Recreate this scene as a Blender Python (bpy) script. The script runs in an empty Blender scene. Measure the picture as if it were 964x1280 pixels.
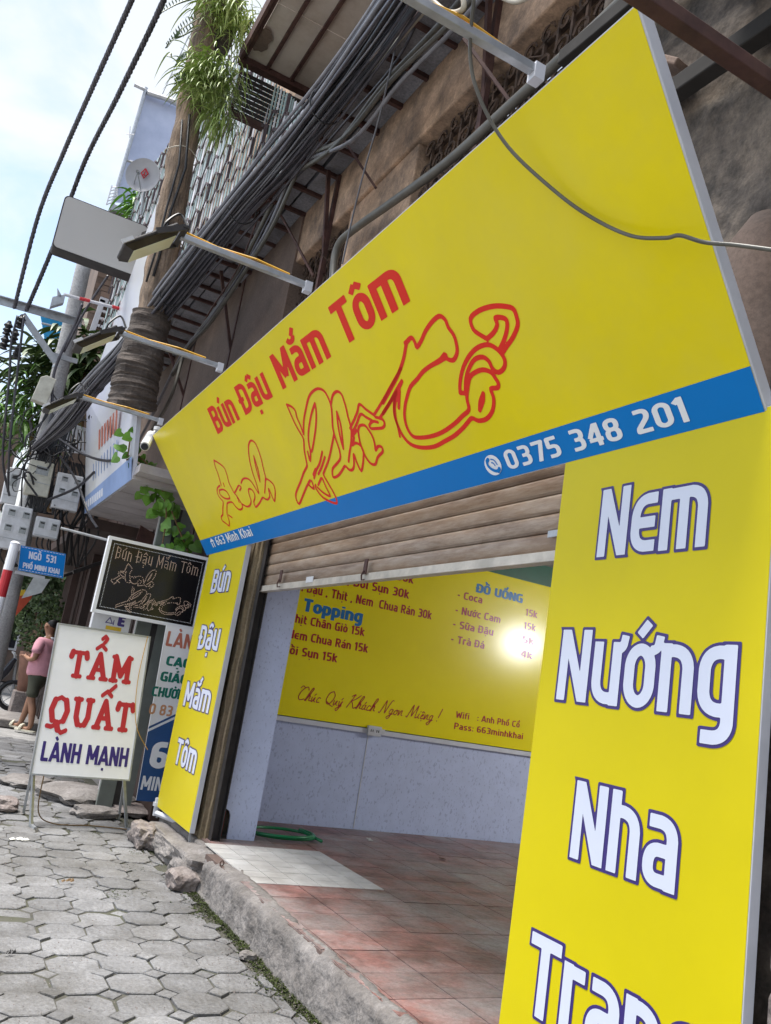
import bpy, math, random, unicodedata
import numpy as np
from mathutils import Vector, Matrix, Euler
C = bpy.context.scene.collection
R = math.radians
rnd = random.Random(7)

# ------------------------------------------------------------------ camera
cam_d = bpy.data.cameras.new('camera')
cam = bpy.data.objects.new('camera', cam_d)
C.objects.link(cam)
cam_d.sensor_fit = 'VERTICAL'
cam_d.sensor_height = 24.0
cam_d.lens = 24.0 * 1050.2 / 1280.0
cam_d.clip_start = 0.05
cam_d.clip_end = 3000
YAW, PITCH, ROLL = 0.45747573, 0.21629509, 0.16369792
fw = Vector((math.sin(YAW) * math.cos(PITCH), math.cos(YAW) * math.cos(PITCH), math.sin(PITCH)))
rt = fw.cross(Vector((0, 0, 1))).normalized()
up = rt.cross(fw)
rt2 = math.cos(ROLL) * rt + math.sin(ROLL) * up
up2 = -math.sin(ROLL) * rt + math.cos(ROLL) * up
cam.matrix_world = Matrix(((rt2.x, up2.x, -fw.x, 0), (rt2.y, up2.y, -fw.y, 0), (rt2.z, up2.z, -fw.z, 1.4), (0, 0, 0, 1)))
bpy.context.scene.camera = cam

# ------------------------------------------------------------------ world and sun
SUN_EL, SUN_AZ = R(73), R(285)
w = bpy.data.worlds.new('World')
bpy.context.scene.world = w
w.use_nodes = True
nt = w.node_tree
bg = nt.nodes['Background']
sky = nt.nodes.new('ShaderNodeTexSky')
sky.sky_type = 'NISHITA'
sky.sun_disc = False
sky.sun_elevation = SUN_EL
sky.sun_rotation = SUN_AZ
sky.air_density = 1.0
sky.dust_density = 1.0
tc = nt.nodes.new('ShaderNodeTexCoord')
mp = nt.nodes.new('ShaderNodeMapping')
mp.inputs['Scale'].default_value = (1.0, 1.0, 1.3)
mp.inputs['Rotation'].default_value = (0.3, 0.5, 0.2)
n1 = nt.nodes.new('ShaderNodeTexNoise')
n1.inputs['Scale'].default_value = 4.2
n1.inputs['Detail'].default_value = 6
n1.inputs['Roughness'].default_value = 0.52
n1.inputs['Distortion'].default_value = 0.3
cr = nt.nodes.new('ShaderNodeValToRGB')
cr.color_ramp.elements[0].position = 0.41
cr.color_ramp.elements[0].color = (0.15, 0.15, 0.15, 1)
cr.color_ramp.elements[1].position = 0.58
cr.color_ramp.elements[1].color = (0.92, 0.92, 0.92, 1)
mx = nt.nodes.new('ShaderNodeMixRGB')
sx_ = nt.nodes.new('ShaderNodeSeparateXYZ')
nt.links.new(tc.outputs['Generated'], sx_.inputs[0])
hz = nt.nodes.new('ShaderNodeValToRGB')
hz.color_ramp.elements[0].position = 0.0
hz.color_ramp.elements[0].color = (1.0, 1.0, 1.0, 1)
hz.color_ramp.elements[1].position = 0.75
hz.color_ramp.elements[1].color = (0.84, 0.89, 0.97, 1)
nt.links.new(sx_.outputs['Z'], hz.inputs[0])
hs_ = nt.nodes.new('ShaderNodeVectorMath')
hs_.operation = 'SCALE'
hs_.inputs['Scale'].default_value = 2.65
nt.links.new(hz.outputs[0], hs_.inputs[0])
nt.links.new(hs_.outputs[0], mx.inputs['Color2'])
nt.links.new(tc.outputs['Generated'], mp.inputs['Vector'])
nt.links.new(mp.outputs[0], n1.inputs['Vector'])
nt.links.new(n1.outputs['Fac'], cr.inputs[0])
nt.links.new(cr.outputs[0], mx.inputs['Fac'])
tint = nt.nodes.new('ShaderNodeMixRGB')
tint.blend_type = 'MULTIPLY'
tint.inputs['Fac'].default_value = 1.0
tint.inputs['Color2'].default_value = (0.86, 0.80, 0.72, 1)
nt.links.new(sky.outputs[0], tint.inputs['Color1'])
nt.links.new(tint.outputs[0], mx.inputs['Color1'])
nt.links.new(mx.outputs[0], bg.inputs['Color'])
bg.inputs['Strength'].default_value = 0.06

sun_d = bpy.data.lights.new('sun', 'SUN')
sun_d.energy = 1.1
sun_d.angle = R(24)
sun_d.color = (1.0, 0.965, 0.91)
sun = bpy.data.objects.new('sun', sun_d)
C.objects.link(sun)
sdir = Vector((math.sin(SUN_AZ) * math.cos(SUN_EL), math.cos(SUN_AZ) * math.cos(SUN_EL), math.sin(SUN_EL)))
sun.rotation_euler = sdir.to_track_quat('Z', 'Y').to_euler()
vs = bpy.context.scene.view_settings
vs.view_transform = 'Standard'
vs.look = 'None'
vs.exposure = 2.85
vs.gamma = 1.0
bpy.context.scene.cycles.max_bounces = 8
bpy.context.scene.cycles.use_denoising = True

# ------------------------------------------------------------------ materials
def mat(name, col, rough=0.6, metal=0.0, var=0.0, scale=6.0, col2=None, bump=0.0, bscale=None, spec=0.5,
        dirt=None, dscale=2.0, damt=0.5, rand=0.0, trans=0.0, stretch=None, emit=None):
    m = bpy.data.materials.new(name)
    m.use_nodes = True
    t = m.node_tree
    b = t.nodes['Principled BSDF']
    b.inputs['Roughness'].default_value = rough
    b.inputs['Metallic'].default_value = metal
    b.inputs['Specular IOR Level'].default_value = spec
    L = t.links
    g = t.nodes.new('ShaderNodeNewGeometry')
    mpn = t.nodes.new('ShaderNodeMapping')
    if stretch:
        mpn.inputs['Scale'].default_value = stretch
    L.new(g.outputs['Position'], mpn.inputs['Vector'])
    c1 = (*col, 1)
    if col2 is None:
        col2 = tuple(max(0, c * (1 - var)) for c in col)
    out = None
    if var > 0 or col2:
        n = t.nodes.new('ShaderNodeTexNoise')
        n.inputs['Scale'].default_value = scale
        n.inputs['Detail'].default_value = 7
        n.inputs['Roughness'].default_value = 0.62
        L.new(mpn.outputs[0], n.inputs['Vector'])
        r = t.nodes.new('ShaderNodeValToRGB')
        r.color_ramp.elements[0].position = 0.35
        r.color_ramp.elements[1].position = 0.65
        r.color_ramp.elements[0].color = (*col2, 1)
        r.color_ramp.elements[1].color = c1
        L.new(n.outputs['Fac'], r.inputs[0])
        out = r.outputs[0]
    if dirt:
        n = t.nodes.new('ShaderNodeTexNoise')
        n.inputs['Scale'].default_value = dscale
        n.inputs['Detail'].default_value = 9
        n.inputs['Roughness'].default_value = 0.7
        L.new(mpn.outputs[0], n.inputs['Vector'])
        r = t.nodes.new('ShaderNodeValToRGB')
        r.color_ramp.elements[0].position = 0.42
        r.color_ramp.elements[1].position = 0.68
        r.color_ramp.elements[0].color = (0, 0, 0, 1)
        r.color_ramp.elements[1].color = (damt, damt, damt, 1)
        L.new(n.outputs['Fac'], r.inputs[0])
        x = t.nodes.new('ShaderNodeMixRGB')
        x.inputs['Color2'].default_value = (*dirt, 1)
        L.new(r.outputs[0], x.inputs['Fac'])
        L.new(out, x.inputs['Color1'])
        out = x.outputs[0]
    if rand > 0:
        oi = t.nodes.new('ShaderNodeObjectInfo')
        ma = t.nodes.new('ShaderNodeMapRange')
        ma.inputs['To Min'].default_value = 1 - rand
        ma.inputs['To Max'].default_value = 1 + rand
        L.new(oi.outputs['Random'], ma.inputs['Value'])
        x = t.nodes.new('ShaderNodeVectorMath')
        x.operation = 'SCALE'
        L.new(out, x.inputs[0])
        L.new(ma.outputs[0], x.inputs['Scale'])
        out = x.outputs[0]
    if bump >= 0.3:
        n = t.nodes.new('ShaderNodeTexNoise')
        n.inputs['Scale'].default_value = 48
        n.inputs['Detail'].default_value = 6
        n.inputs['Roughness'].default_value = 0.8
        L.new(g.outputs['Position'], n.inputs['Vector'])
        ma = t.nodes.new('ShaderNodeMapRange')
        ma.inputs['From Min'].default_value = 0.3
        ma.inputs['From Max'].default_value = 0.7
        ma.inputs['To Min'].default_value = 0.62
        ma.inputs['To Max'].default_value = 1.28
        L.new(n.outputs['Fac'], ma.inputs['Value'])
        x = t.nodes.new('ShaderNodeVectorMath')
        x.operation = 'SCALE'
        L.new(out, x.inputs[0])
        L.new(ma.outputs[0], x.inputs['Scale'])
        out = x.outputs[0]
    L.new(out, b.inputs['Base Color'])
    if bump > 0:
        n = t.nodes.new('ShaderNodeTexNoise')
        n.inputs['Scale'].default_value = bscale or scale * 4
        n.inputs['Detail'].default_value = 5
        L.new(mpn.outputs[0], n.inputs['Vector'])
        bp_ = t.nodes.new('ShaderNodeBump')
        bp_.inputs['Strength'].default_value = bump
        bp_.inputs['Distance'].default_value = 0.02
        L.new(n.outputs['Fac'], bp_.inputs['Height'])
        L.new(bp_.outputs[0], b.inputs['Normal'])
    if emit:
        b.inputs['Emission Color'].default_value = (*emit[:3], 1)
        b.inputs['Emission Strength'].default_value = emit[3]
    if trans:
        b.inputs['Transmission Weight'].default_value = trans
    return m

M = dict(
    yellow_panel_darkened=mat('yellow_vinyl_darkened', (0.66, 0.55, 0.001), 0.34, var=0.06, scale=1.5, bump=0.22, bscale=1.6, spec=0.22),  # signboard yellow, coloured darker to offset the stronger light on upright panels
    yellow=mat('yellow_vinyl_lightened', (0.85, 0.705, 0.001), 0.32, var=0.07, scale=1.5, dirt=(0.70, 0.60, 0.10), dscale=1.1, damt=0.35, bump=0.22, bscale=1.6, spec=0.22),  # panel yellow, coloured lighter to offset shade on the down-facing board; dust mixed in
    yellow_menu=mat('yellow_menu_vinyl', (0.86, 0.73, 0.001), 0.22, var=0.05, scale=1.5),
    blue=mat('blue_vinyl', (0.0, 0.20, 0.62), 0.35, var=0.06, scale=2, spec=0.2),
    red=mat('red_vinyl', (0.78, 0.025, 0.012), 0.4, var=0.05, spec=0.2),
    menured=mat('dark_red_vinyl', (0.38, 0.006, 0.01), 0.3, var=0.05),
    menublue=mat('menu_blue_vinyl', (0.01, 0.16, 0.42), 0.3, var=0.05),
    signwhite_lightened=mat('white_print_lightened', (0.86, 0.88, 0.93), 0.4, var=0.03),  # white print coloured lighter to make up for shade on the tilted board
    navy=mat('navy_vinyl', (0.035, 0.018, 0.17), 0.4, var=0.05),
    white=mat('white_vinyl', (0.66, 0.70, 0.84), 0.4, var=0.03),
    edge=mat('white_edge', (0.60, 0.61, 0.66), 0.45, var=0.15, scale=5),
    cream=mat('cream_box', (0.55, 0.54, 0.46), 0.5, var=0.15, scale=9, dirt=(0.2, 0.17, 0.12), damt=0.4, dscale=8),
    whitebox=mat('white_plastic', (0.62, 0.63, 0.66), 0.45, var=0.12, scale=9, dirt=(0.25, 0.24, 0.22), damt=0.4, dscale=7),
    galv=mat('galvanised_steel', (0.42, 0.44, 0.47), 0.42, 0.6, var=0.25, scale=14),
    glass=mat('dark_glass', (0.02, 0.022, 0.03), 0.08, var=0.1),
    mglass=mat('meter_window', (0.30, 0.32, 0.33), 0.12, var=0.25, scale=40),
    black=mat('black_rubber', (0.018, 0.018, 0.021), 0.5, var=0.3, scale=20),
    cable=mat('cable_sheath', (0.062, 0.06, 0.075), 0.34, var=0.5, scale=9, rand=0.5),
    cable_grey=mat('grey_cable', (0.21, 0.21, 0.235), 0.4, var=0.3, scale=9, rand=0.3),
    greycable=mat('dark_grey_cable', (0.12, 0.115, 0.10), 0.4, var=0.3, scale=9),
    lightpipe=mat('cream_pipe', (0.50, 0.45, 0.36), 0.5, var=0.3, scale=7),
    shutter=mat('weathered_shutter_steel', (0.25, 0.175, 0.12), 0.42, 0.3, var=0.5, scale=2.2, col2=(0.15, 0.10, 0.07),
                dirt=(0.38, 0.33, 0.28), dscale=5, damt=0.55, stretch=(1, 0.8, 5), bump=0.15),
    shutterbar=mat('pale_bottom_bar', (0.62, 0.57, 0.5), 0.4, 0.3, var=0.35, scale=6),
    speckle=None,
    greenpaint=mat('green_wall_paint', (0.005, 0.10, 0.05), 0.4, var=0.2),
    wallinside=mat('interior_plaster', (0.42, 0.42, 0.42), 0.7, var=0.1),
    redtile=mat('red_terracotta_tile', (0.31, 0.15, 0.135), 0.5, var=0.4, scale=5.5, col2=(0.13, 0.07, 0.064),
                dirt=(0.31, 0.285, 0.28), dscale=1.7, damt=1.0, rand=0.16, bump=0.3),
    whitetile=mat('white_glazed_tile', (0.66, 0.65, 0.63), 0.35, var=0.2, scale=5, dirt=(0.33, 0.31, 0.29), dscale=3, damt=0.85, rand=0.05),
    grout=mat('dark_grout', (0.16, 0.11, 0.095), 0.9, var=0.3),
    concrete=mat('rough_concrete', (0.27, 0.25, 0.24), 0.9, var=0.35, scale=5, dirt=(0.13, 0.115, 0.105), dscale=3.2, damt=0.8, bump=1.0, bscale=22),
    paver=mat('grey_paver', (0.215, 0.215, 0.222), 0.85, var=0.28, scale=5, dirt=(0.085, 0.08, 0.073), dscale=1.4, damt=1.0, rand=0.17, bump=0.6, bscale=45),
    pavegap=mat('paver_joint_soil', (0.085, 0.08, 0.07), 0.95, var=0.4, scale=9, dirt=(0.05, 0.06, 0.02), dscale=2.5, damt=0.7),
    moss=mat('moss', (0.055, 0.075, 0.015), 0.95, var=0.6, scale=16, bump=0.8),
    asphalt=mat('road_surface', (0.27, 0.265, 0.26), 0.9, var=0.3, scale=3, bump=0.3),
    stone=mat('rubble_stone', (0.30, 0.26, 0.245), 0.92, var=0.45, scale=6, dirt=(0.16, 0.12, 0.11), dscale=4, damt=0.8, bump=0.9, bscale=18),
    pier=mat('stained_brown_pier', (0.17, 0.13, 0.085), 0.85, var=0.6, scale=6, col2=(0.07, 0.05, 0.035), dirt=(0.34, 0.27, 0.16), dscale=5, damt=0.7, bump=0.8, stretch=(1, 1, 0.18)),
    darksteel=mat('dark_steel', (0.05, 0.045, 0.045), 0.5, 0.3, var=0.4, scale=9),
    rust=mat('rusty_brown_steel', (0.085, 0.038, 0.034), 0.7, 0.1, var=0.5, scale=10, dirt=(0.13, 0.07, 0.05), dscale=7),
    plaster=mat('orange_brown_plaster', (0.62, 0.42, 0.285), 0.9, var=0.45, scale=5, dirt=(0.11, 0.088, 0.075), dscale=2.4, damt=0.9, bump=0.4),
    dirtywall=mat('mottled_dirty_wall', (0.105, 0.088, 0.076), 0.95, var=0.7, scale=5.5, col2=(0.022, 0.019, 0.017), dirt=(0.27, 0.215, 0.165), dscale=2.4, damt=0.8, bump=1.0, bscale=9),
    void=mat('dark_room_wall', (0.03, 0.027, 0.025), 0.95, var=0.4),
    ironwork=mat('rusted_ironwork', (0.075, 0.05, 0.038), 0.8, 0.1, var=0.6, scale=16, dirt=(0.16, 0.10, 0.07), dscale=12, damt=0.8),
    soffit=mat('grey_soffit_slab', (0.30, 0.31, 0.35), 0.85, var=0.4, scale=3, dirt=(0.12, 0.115, 0.12), dscale=2.5, damt=0.8, rand=0.2, bump=0.3),
    roofsheet=mat('pale_roof_sheet', (0.58, 0.52, 0.46), 0.75, var=0.12, scale=2, dirt=(0.30, 0.22, 0.16), dscale=2.2, damt=0.6),
    slatgreen=mat('pale_green_slat', (0.36, 0.47, 0.47), 0.5, var=0.25, scale=5, dirt=(0.2, 0.22, 0.22), damt=0.4, rand=0.12),
    slatwhite=mat('white_slat', (0.66, 0.66, 0.70), 0.5, var=0.2, scale=5, rand=0.1),
    lattice=mat('purple_brown_lattice', (0.12, 0.085, 0.095), 0.7, var=0.4, scale=12, rand=0.3),
    bark=mat('weathered_trunk', (0.38, 0.27, 0.185), 0.9, var=0.5, scale=5, col2=(0.15, 0.11, 0.08), dirt=(0.09, 0.075, 0.065), dscale=7, damt=0.7, bump=1.0, bscale=18, stretch=(2.5, 2.5, 0.35)),
    barkdark=mat('dark_ringed_bark', (0.11, 0.088, 0.075), 0.95, var=0.6, scale=6, col2=(0.05, 0.04, 0.035), bump=1.0, bscale=12, stretch=(0.6, 0.6, 3)),
    pole=mat('concrete_pole', (0.46, 0.46, 0.47), 0.85, var=0.3, scale=3, dirt=(0.26, 0.25, 0.25), dscale=2, damt=0.7, bump=0.3),
    lightbox=mat('grey_lightbox_face', (0.50, 0.49, 0.48), 0.55, var=0.1, scale=2, dirt=(0.40, 0.38, 0.36), damt=0.5),
    leaf=mat('spider_plant_leaf', (0.30, 0.42, 0.08), 0.5, var=0.45, scale=9, col2=(0.13, 0.23, 0.03), dirt=(0.55, 0.60, 0.28), dscale=14, damt=0.8),
    vine=mat('vine_leaf', (0.14, 0.33, 0.035), 0.45, var=0.4, scale=8, rand=0.35),
    darkleaf=mat('dark_leaf', (0.05, 0.10, 0.03), 0.5, var=0.6, scale=6, dirt=(0.13, 0.2, 0.04), dscale=5, damt=0.6),
    stem=mat('brown_stem', (0.18, 0.11, 0.05), 0.8, var=0.3),
    palewood=mat('pale_soffit_board', (0.46, 0.43, 0.44), 0.75, var=0.15, scale=3, dirt=(0.26, 0.23, 0.22), dscale=2.5, damt=0.6, rand=0.06),
    darkwood=mat('dark_reddish_wood', (0.055, 0.031, 0.026), 0.6, var=0.5, scale=4, rand=0.15, stretch=(1, 1, 0.3)),
    greygreen=mat('grey_green_frame', (0.17, 0.19, 0.175), 0.6, var=0.2),
    farwall=mat('brown_far_wall', (0.20, 0.14, 0.11), 0.9, var=0.4, scale=1.2, dirt=(0.10, 0.08, 0.07), damt=0.6, bump=0.3),
    brick=mat('far_brick', (0.22, 0.15, 0.115), 0.9, var=0.4, scale=3, rand=0.2),
    skysheet=mat('lavender_sheet', (0.36, 0.42, 0.60), 0.6, var=0.2, scale=1.0, dirt=(0.5, 0.54, 0.66), dscale=1, damt=0.5),
    bluesheet=mat('bright_blue_sheet', (0.01, 0.30, 0.62), 0.5, var=0.2),
    dish=mat('dish_grey', (0.36, 0.36, 0.38), 0.5, var=0.1),
    skin=mat('skin', (0.30, 0.155, 0.095), 0.6, var=0.1),
    hair=mat('black_hair', (0.012, 0.011, 0.012), 0.6, var=0.2),
    pink=mat('pink_polo_cloth', (0.60, 0.29, 0.35), 0.85, var=0.14, scale=14),
    olive=mat('dark_olive_cloth', (0.055, 0.058, 0.04), 0.9, var=0.2, scale=14),
    sandal=mat('cream_sandal', (0.60, 0.57, 0.46), 0.6, var=0.1),
    hose=mat('green_hose', (0.006, 0.20, 0.07), 0.3, var=0.25, scale=10),
    orange=mat('orange_red_cloth', (0.45, 0.07, 0.03), 0.8, var=0.2),
    flagyellow=mat('yellow_cloth', (0.6, 0.4, 0.03), 0.8, var=0.2),
    terracotta=mat('terracotta_pot', (0.24, 0.12, 0.085), 0.8, var=0.3),
    teal=mat('teal_print', (0.0, 0.17, 0.13), 0.5, var=0.1),
    salmon=mat('salmon_print', (0.50, 0.16, 0.11), 0.5, var=0.1),
    peach=mat('peach_print', (0.60, 0.30, 0.16), 0.5, var=0.1),
    deepblue=mat('deep_blue_print', (0.02, 0.085, 0.26), 0.45, var=0.1),
    bannerwhite=mat('banner_white', (0.84, 0.85, 0.90), 0.5, var=0.06),
    ledboard=mat('black_led_board', (0.010, 0.010, 0.013), 0.18, var=0.2),
    leddot=mat('unlit_led_dot', (0.85, 0.62, 0.5), 0.4, var=0.1),
    bluepale=mat('pale_blue_print', (0.25, 0.36, 0.62), 0.5, var=0.1),
    neighbanner=mat('neighbour_banner', (0.66, 0.67, 0.72), 0.5, var=0.15, scale=1.2, col2=(0.50, 0.52, 0.66), dirt=(0.60, 0.60, 0.45), dscale=1.0, damt=0.5, stretch=(1, 0.3, 0.6)),
    redpaint=mat('red_paint', (0.50, 0.02, 0.03), 0.5, var=0.1),
    amber=mat('amber_tape', (0.62, 0.34, 0.03), 0.5, var=0.15),
    lampglass=mat('pale_lamp_glass', (0.85, 0.9, 0.68), 0.15, var=0.1),
    litbulb=mat('lit_bulb', (0.9, 0.9, 0.85), 0.3, emit=(0.95, 0.98, 1.0, 7.0)),
    cctv=mat('white_camera_plastic', (0.7, 0.7, 0.7), 0.35, var=0.05),
    motor=mat('dark_motorbike_paint', (0.02, 0.022, 0.03), 0.25, var=0.2),
    treegreen=mat('far_tree_green', (0.05, 0.09, 0.03), 0.7, var=0.6, scale=1.5),
    paper=mat('paper_label', (0.6, 0.61, 0.64), 0.6, var=0.08, scale=12),
    rubbish=mat('pale_litter', (0.6, 0.6, 0.56), 0.7, var=0.1),
)

def speckle_mat():
    m = mat('speckled_lilac_panel', (0.50, 0.56, 0.76), 0.42, var=0.08, scale=8)
    t = m.node_tree
    L = t.links
    b = t.nodes['Principled BSDF']
    src = b.inputs['Base Color'].links[0].from_socket
    g = t.nodes.new('ShaderNodeNewGeometry')
    mp_ = t.nodes.new('ShaderNodeMapping')
    mp_.inputs['Scale'].default_value = (1, 1, 0.55)
    mp_.inputs['Rotation'].default_value = (0.0, 0.6, 0)
    L.new(g.outputs['Position'], mp_.inputs['Vector'])
    n = t.nodes.new('ShaderNodeTexNoise')
    n.inputs['Scale'].default_value = 60
    n.inputs['Detail'].default_value = 3
    L.new(mp_.outputs[0], n.inputs['Vector'])
    r = t.nodes.new('ShaderNodeValToRGB')
    r.color_ramp.elements[0].position = 0.585
    r.color_ramp.elements[1].position = 0.66
    r.color_ramp.elements[0].color = (0, 0, 0, 1)
    r.color_ramp.elements[1].color = (0.65, 0.65, 0.65, 1)
    L.new(n.outputs['Fac'], r.inputs[0])
    x = t.nodes.new('ShaderNodeMixRGB')
    x.inputs['Color2'].default_value = (0.27, 0.31, 0.47, 1)
    L.new(r.outputs[0], x.inputs['Fac'])
    L.new(src, x.inputs['Color1'])
    L.new(x.outputs[0], b.inputs['Base Color'])
    return m
M['speckle'] = speckle_mat()

# ------------------------------------------------------------------ object helpers
def tag(o, label=None, cat=None, group=None, kind=None):
    if label: o['label'] = label
    if cat: o['category'] = cat
    if group: o['group'] = group
    if kind: o['kind'] = kind
    return o

def thing(name, label, cat, loc=(0, 0, 0), group=None):
    o = bpy.data.objects.new(name, None)
    o.empty_display_size = 0.1
    C.objects.link(o)
    o.location = loc
    return tag(o, label, cat, group)

def wloc(o):
    v = Vector((0, 0, 0))
    while o:
        v += o.location
        o = o.parent
    return v

class MB:
    def __init__(s):
        s.v = []; s.f = []; s.mi = []; s.cur = 0
    def add(s, vs_, fs_):
        n = len(s.v)
        s.v += [tuple(p) for p in vs_]
        s.f += [tuple(i + n for i in f) for f in fs_]
        s.mi += [s.cur] * len(fs_)
        return s
    def box(s, a, b):
        x0, y0, z0 = [min(a[i], b[i]) for i in range(3)]
        x1, y1, z1 = [max(a[i], b[i]) for i in range(3)]
        return s.add([(x0,y0,z0),(x1,y0,z0),(x1,y1,z0),(x0,y1,z0),(x0,y0,z1),(x1,y0,z1),(x1,y1,z1),(x0,y1,z1)],
                     [(0,3,2,1),(4,5,6,7),(0,1,5,4),(1,2,6,5),(2,3,7,6),(3,0,4,7)])
    def bar(s, p, q, w_, h_=None, upv=(0, 0, 1)):
        p = Vector(p); q = Vector(q); h_ = h_ or w_
        d = (q - p).normalized(); u_ = Vector(upv)
        if abs(d.dot(u_)) > 0.98: u_ = Vector((1, 0, 0))
        a = d.cross(u_).normalized(); b = a.cross(d)
        vs_ = []
        for c_ in (p, q):
            for (i, j) in ((-1, -1), (1, -1), (1, 1), (-1, 1)):
                vs_.append(c_ + a * (i * w_ / 2) + b * (j * h_ / 2))
        return s.add(vs_, [(3,2,1,0),(4,5,6,7),(0,1,5,4),(1,2,6,5),(2,3,7,6),(3,0,4,7)])
    def tube(s, pts, r, n=8, caps=True):
        pts = [Vector(p) for p in pts]
        rs = r if isinstance(r, (list, tuple)) else [r] * len(pts)
        ref = None; base = len(s.v); vs_ = []; fs_ = []
        for i, p in enumerate(pts):
            d = (pts[min(i + 1, len(pts) - 1)] - pts[max(i - 1, 0)]).normalized()
            if ref is None:
                ref = Vector((0, 0, 1)) if abs(d.z) < 0.9 else Vector((1, 0, 0))
            a = d.cross(ref).normalized(); b = a.cross(d).normalized(); ref = b
            for k in range(n):
                t_ = 2 * math.pi * k / n
                vs_.append(p + (a * math.cos(t_) + b * math.sin(t_)) * rs[i])
        for i in range(len(pts) - 1):
            for k in range(n):
                k2 = (k + 1) % n
                fs_.append((i*n+k, i*n+k2, (i+1)*n+k2, (i+1)*n+k))
        if caps:
            fs_.append(tuple(range(n))[::-1]); fs_.append(tuple((len(pts)-1)*n+k for k in range(n)))
        return s.add(vs_, fs_)
    def lathe(s, prof, c, n=20, axis=(0, 0, 1)):
        ax = Vector(axis).normalized()
        ref = Vector((1, 0, 0)) if abs(ax.x) < 0.9 else Vector((0, 1, 0))
        a = ax.cross(ref).normalized(); b = ax.cross(a)
        c = Vector(c); vs_ = []; fs_ = []
        for (r_, h_) in prof:
            for k in range(n):
                t_ = 2*math.pi*k/n
                vs_.append(c + ax*h_ + (a*math.cos(t_)+b*math.sin(t_))*r_)
        for i in range(len(prof)-1):
            for k in range(n):
                k2 = (k+1) % n
                fs_.append((i*n+k, i*n+k2, (i+1)*n+k2, (i+1)*n+k))
        return s.add(vs_, fs_)
    def prism(s, poly, d):
        """poly: 3D points of one face, d: extrusion vector"""
        n = len(poly); d = Vector(d)
        vs_ = [Vector(p) for p in poly] + [Vector(p) + d for p in poly]
        fs_ = [tuple(range(n))[::-1], tuple(range(n, 2*n))] + [(i, (i+1) % n, n+(i+1) % n, n+i) for i in range(n)]
        return s.add(vs_, fs_)
    def quad(s, a, b, c, d):
        return s.add([a, b, c, d], [(0, 1, 2, 3)])
    def build(s, name, mats, parent=None, label=None, smooth=False, bevel=0.0, **kw):
        me = bpy.data.meshes.new(name)
        off = wloc(parent) if parent else Vector((0, 0, 0))
        me.from_pydata([tuple(Vector(p) - off) for p in s.v], [], s.f)
        if not isinstance(mats, (list, tuple)): mats = [mats]
        for m_ in mats: me.materials.append(m_)
        if len(mats) > 1: me.polygons.foreach_set('material_index', s.mi)
        if smooth:
            me.polygons.foreach_set('use_smooth', [True]*len(me.polygons))
        me.update()
        o = bpy.data.objects.new(name, me)
        C.objects.link(o)
        if parent: o.parent = parent
        if label: o['label'] = label
        if bevel:
            b_ = o.modifiers.new('bevel', 'BEVEL'); b_.width = bevel; b_.segments = 2; b_.limit_method = 'ANGLE'
        if kw: tag(o, None, kw.get('cat'), kw.get('group'), kw.get('kind'))
        return o

def copy_tree(o, delta=(0, 0, 0), label=None):
    c_ = o.copy(); C.objects.link(c_)
    c_.location = o.location + Vector(delta)
    if label: c_['label'] = label
    for ch in list(o.children):
        d_ = ch.copy(); C.objects.link(d_); d_.parent = c_
        for g_ in list(ch.children):
            e_ = g_.copy(); C.objects.link(e_); e_.parent = d_
    return c_

def inst(mesh_obj, parent, loc, rot=None, name=None, scale=None):
    o = bpy.data.objects.new(name or mesh_obj.name.split('.')[0], mesh_obj.data)
    C.objects.link(o); o.parent = parent; o.location = loc
    if rot: o.rotation_euler = rot
    if scale: o.scale = scale
    for m_ in mesh_obj.modifiers:
        if m_.type == 'BEVEL':
            b_ = o.modifiers.new('bevel', 'BEVEL'); b_.width = m_.width; b_.segments = 2; b_.limit_method = 'ANGLE'
    return o

def spline(pts, n=8):
    P = [Vector(p) for p in pts]
    if len(P) < 3: return P
    out = []
    for i in range(len(P) - 1):
        p0 = P[max(i-1, 0)]; p1 = P[i]; p2 = P[i+1]; p3 = P[min(i+2, len(P)-1)]
        for k in range(n):
            t = k / n
            out.append(0.5 * ((2*p1) + (p2-p0)*t + (2*p0-5*p1+4*p2-p3)*t*t + (3*p1-p0-3*p2+p3)*t**3))
    out.append(P[-1])
    return out

def sag(p, q, d, n=14):
    p = Vector(p); q = Vector(q)
    return [p.lerp(q, i/n) - Vector((0, 0, 4*d*(i/n)*(1-i/n))) for i in range(n+1)]

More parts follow.
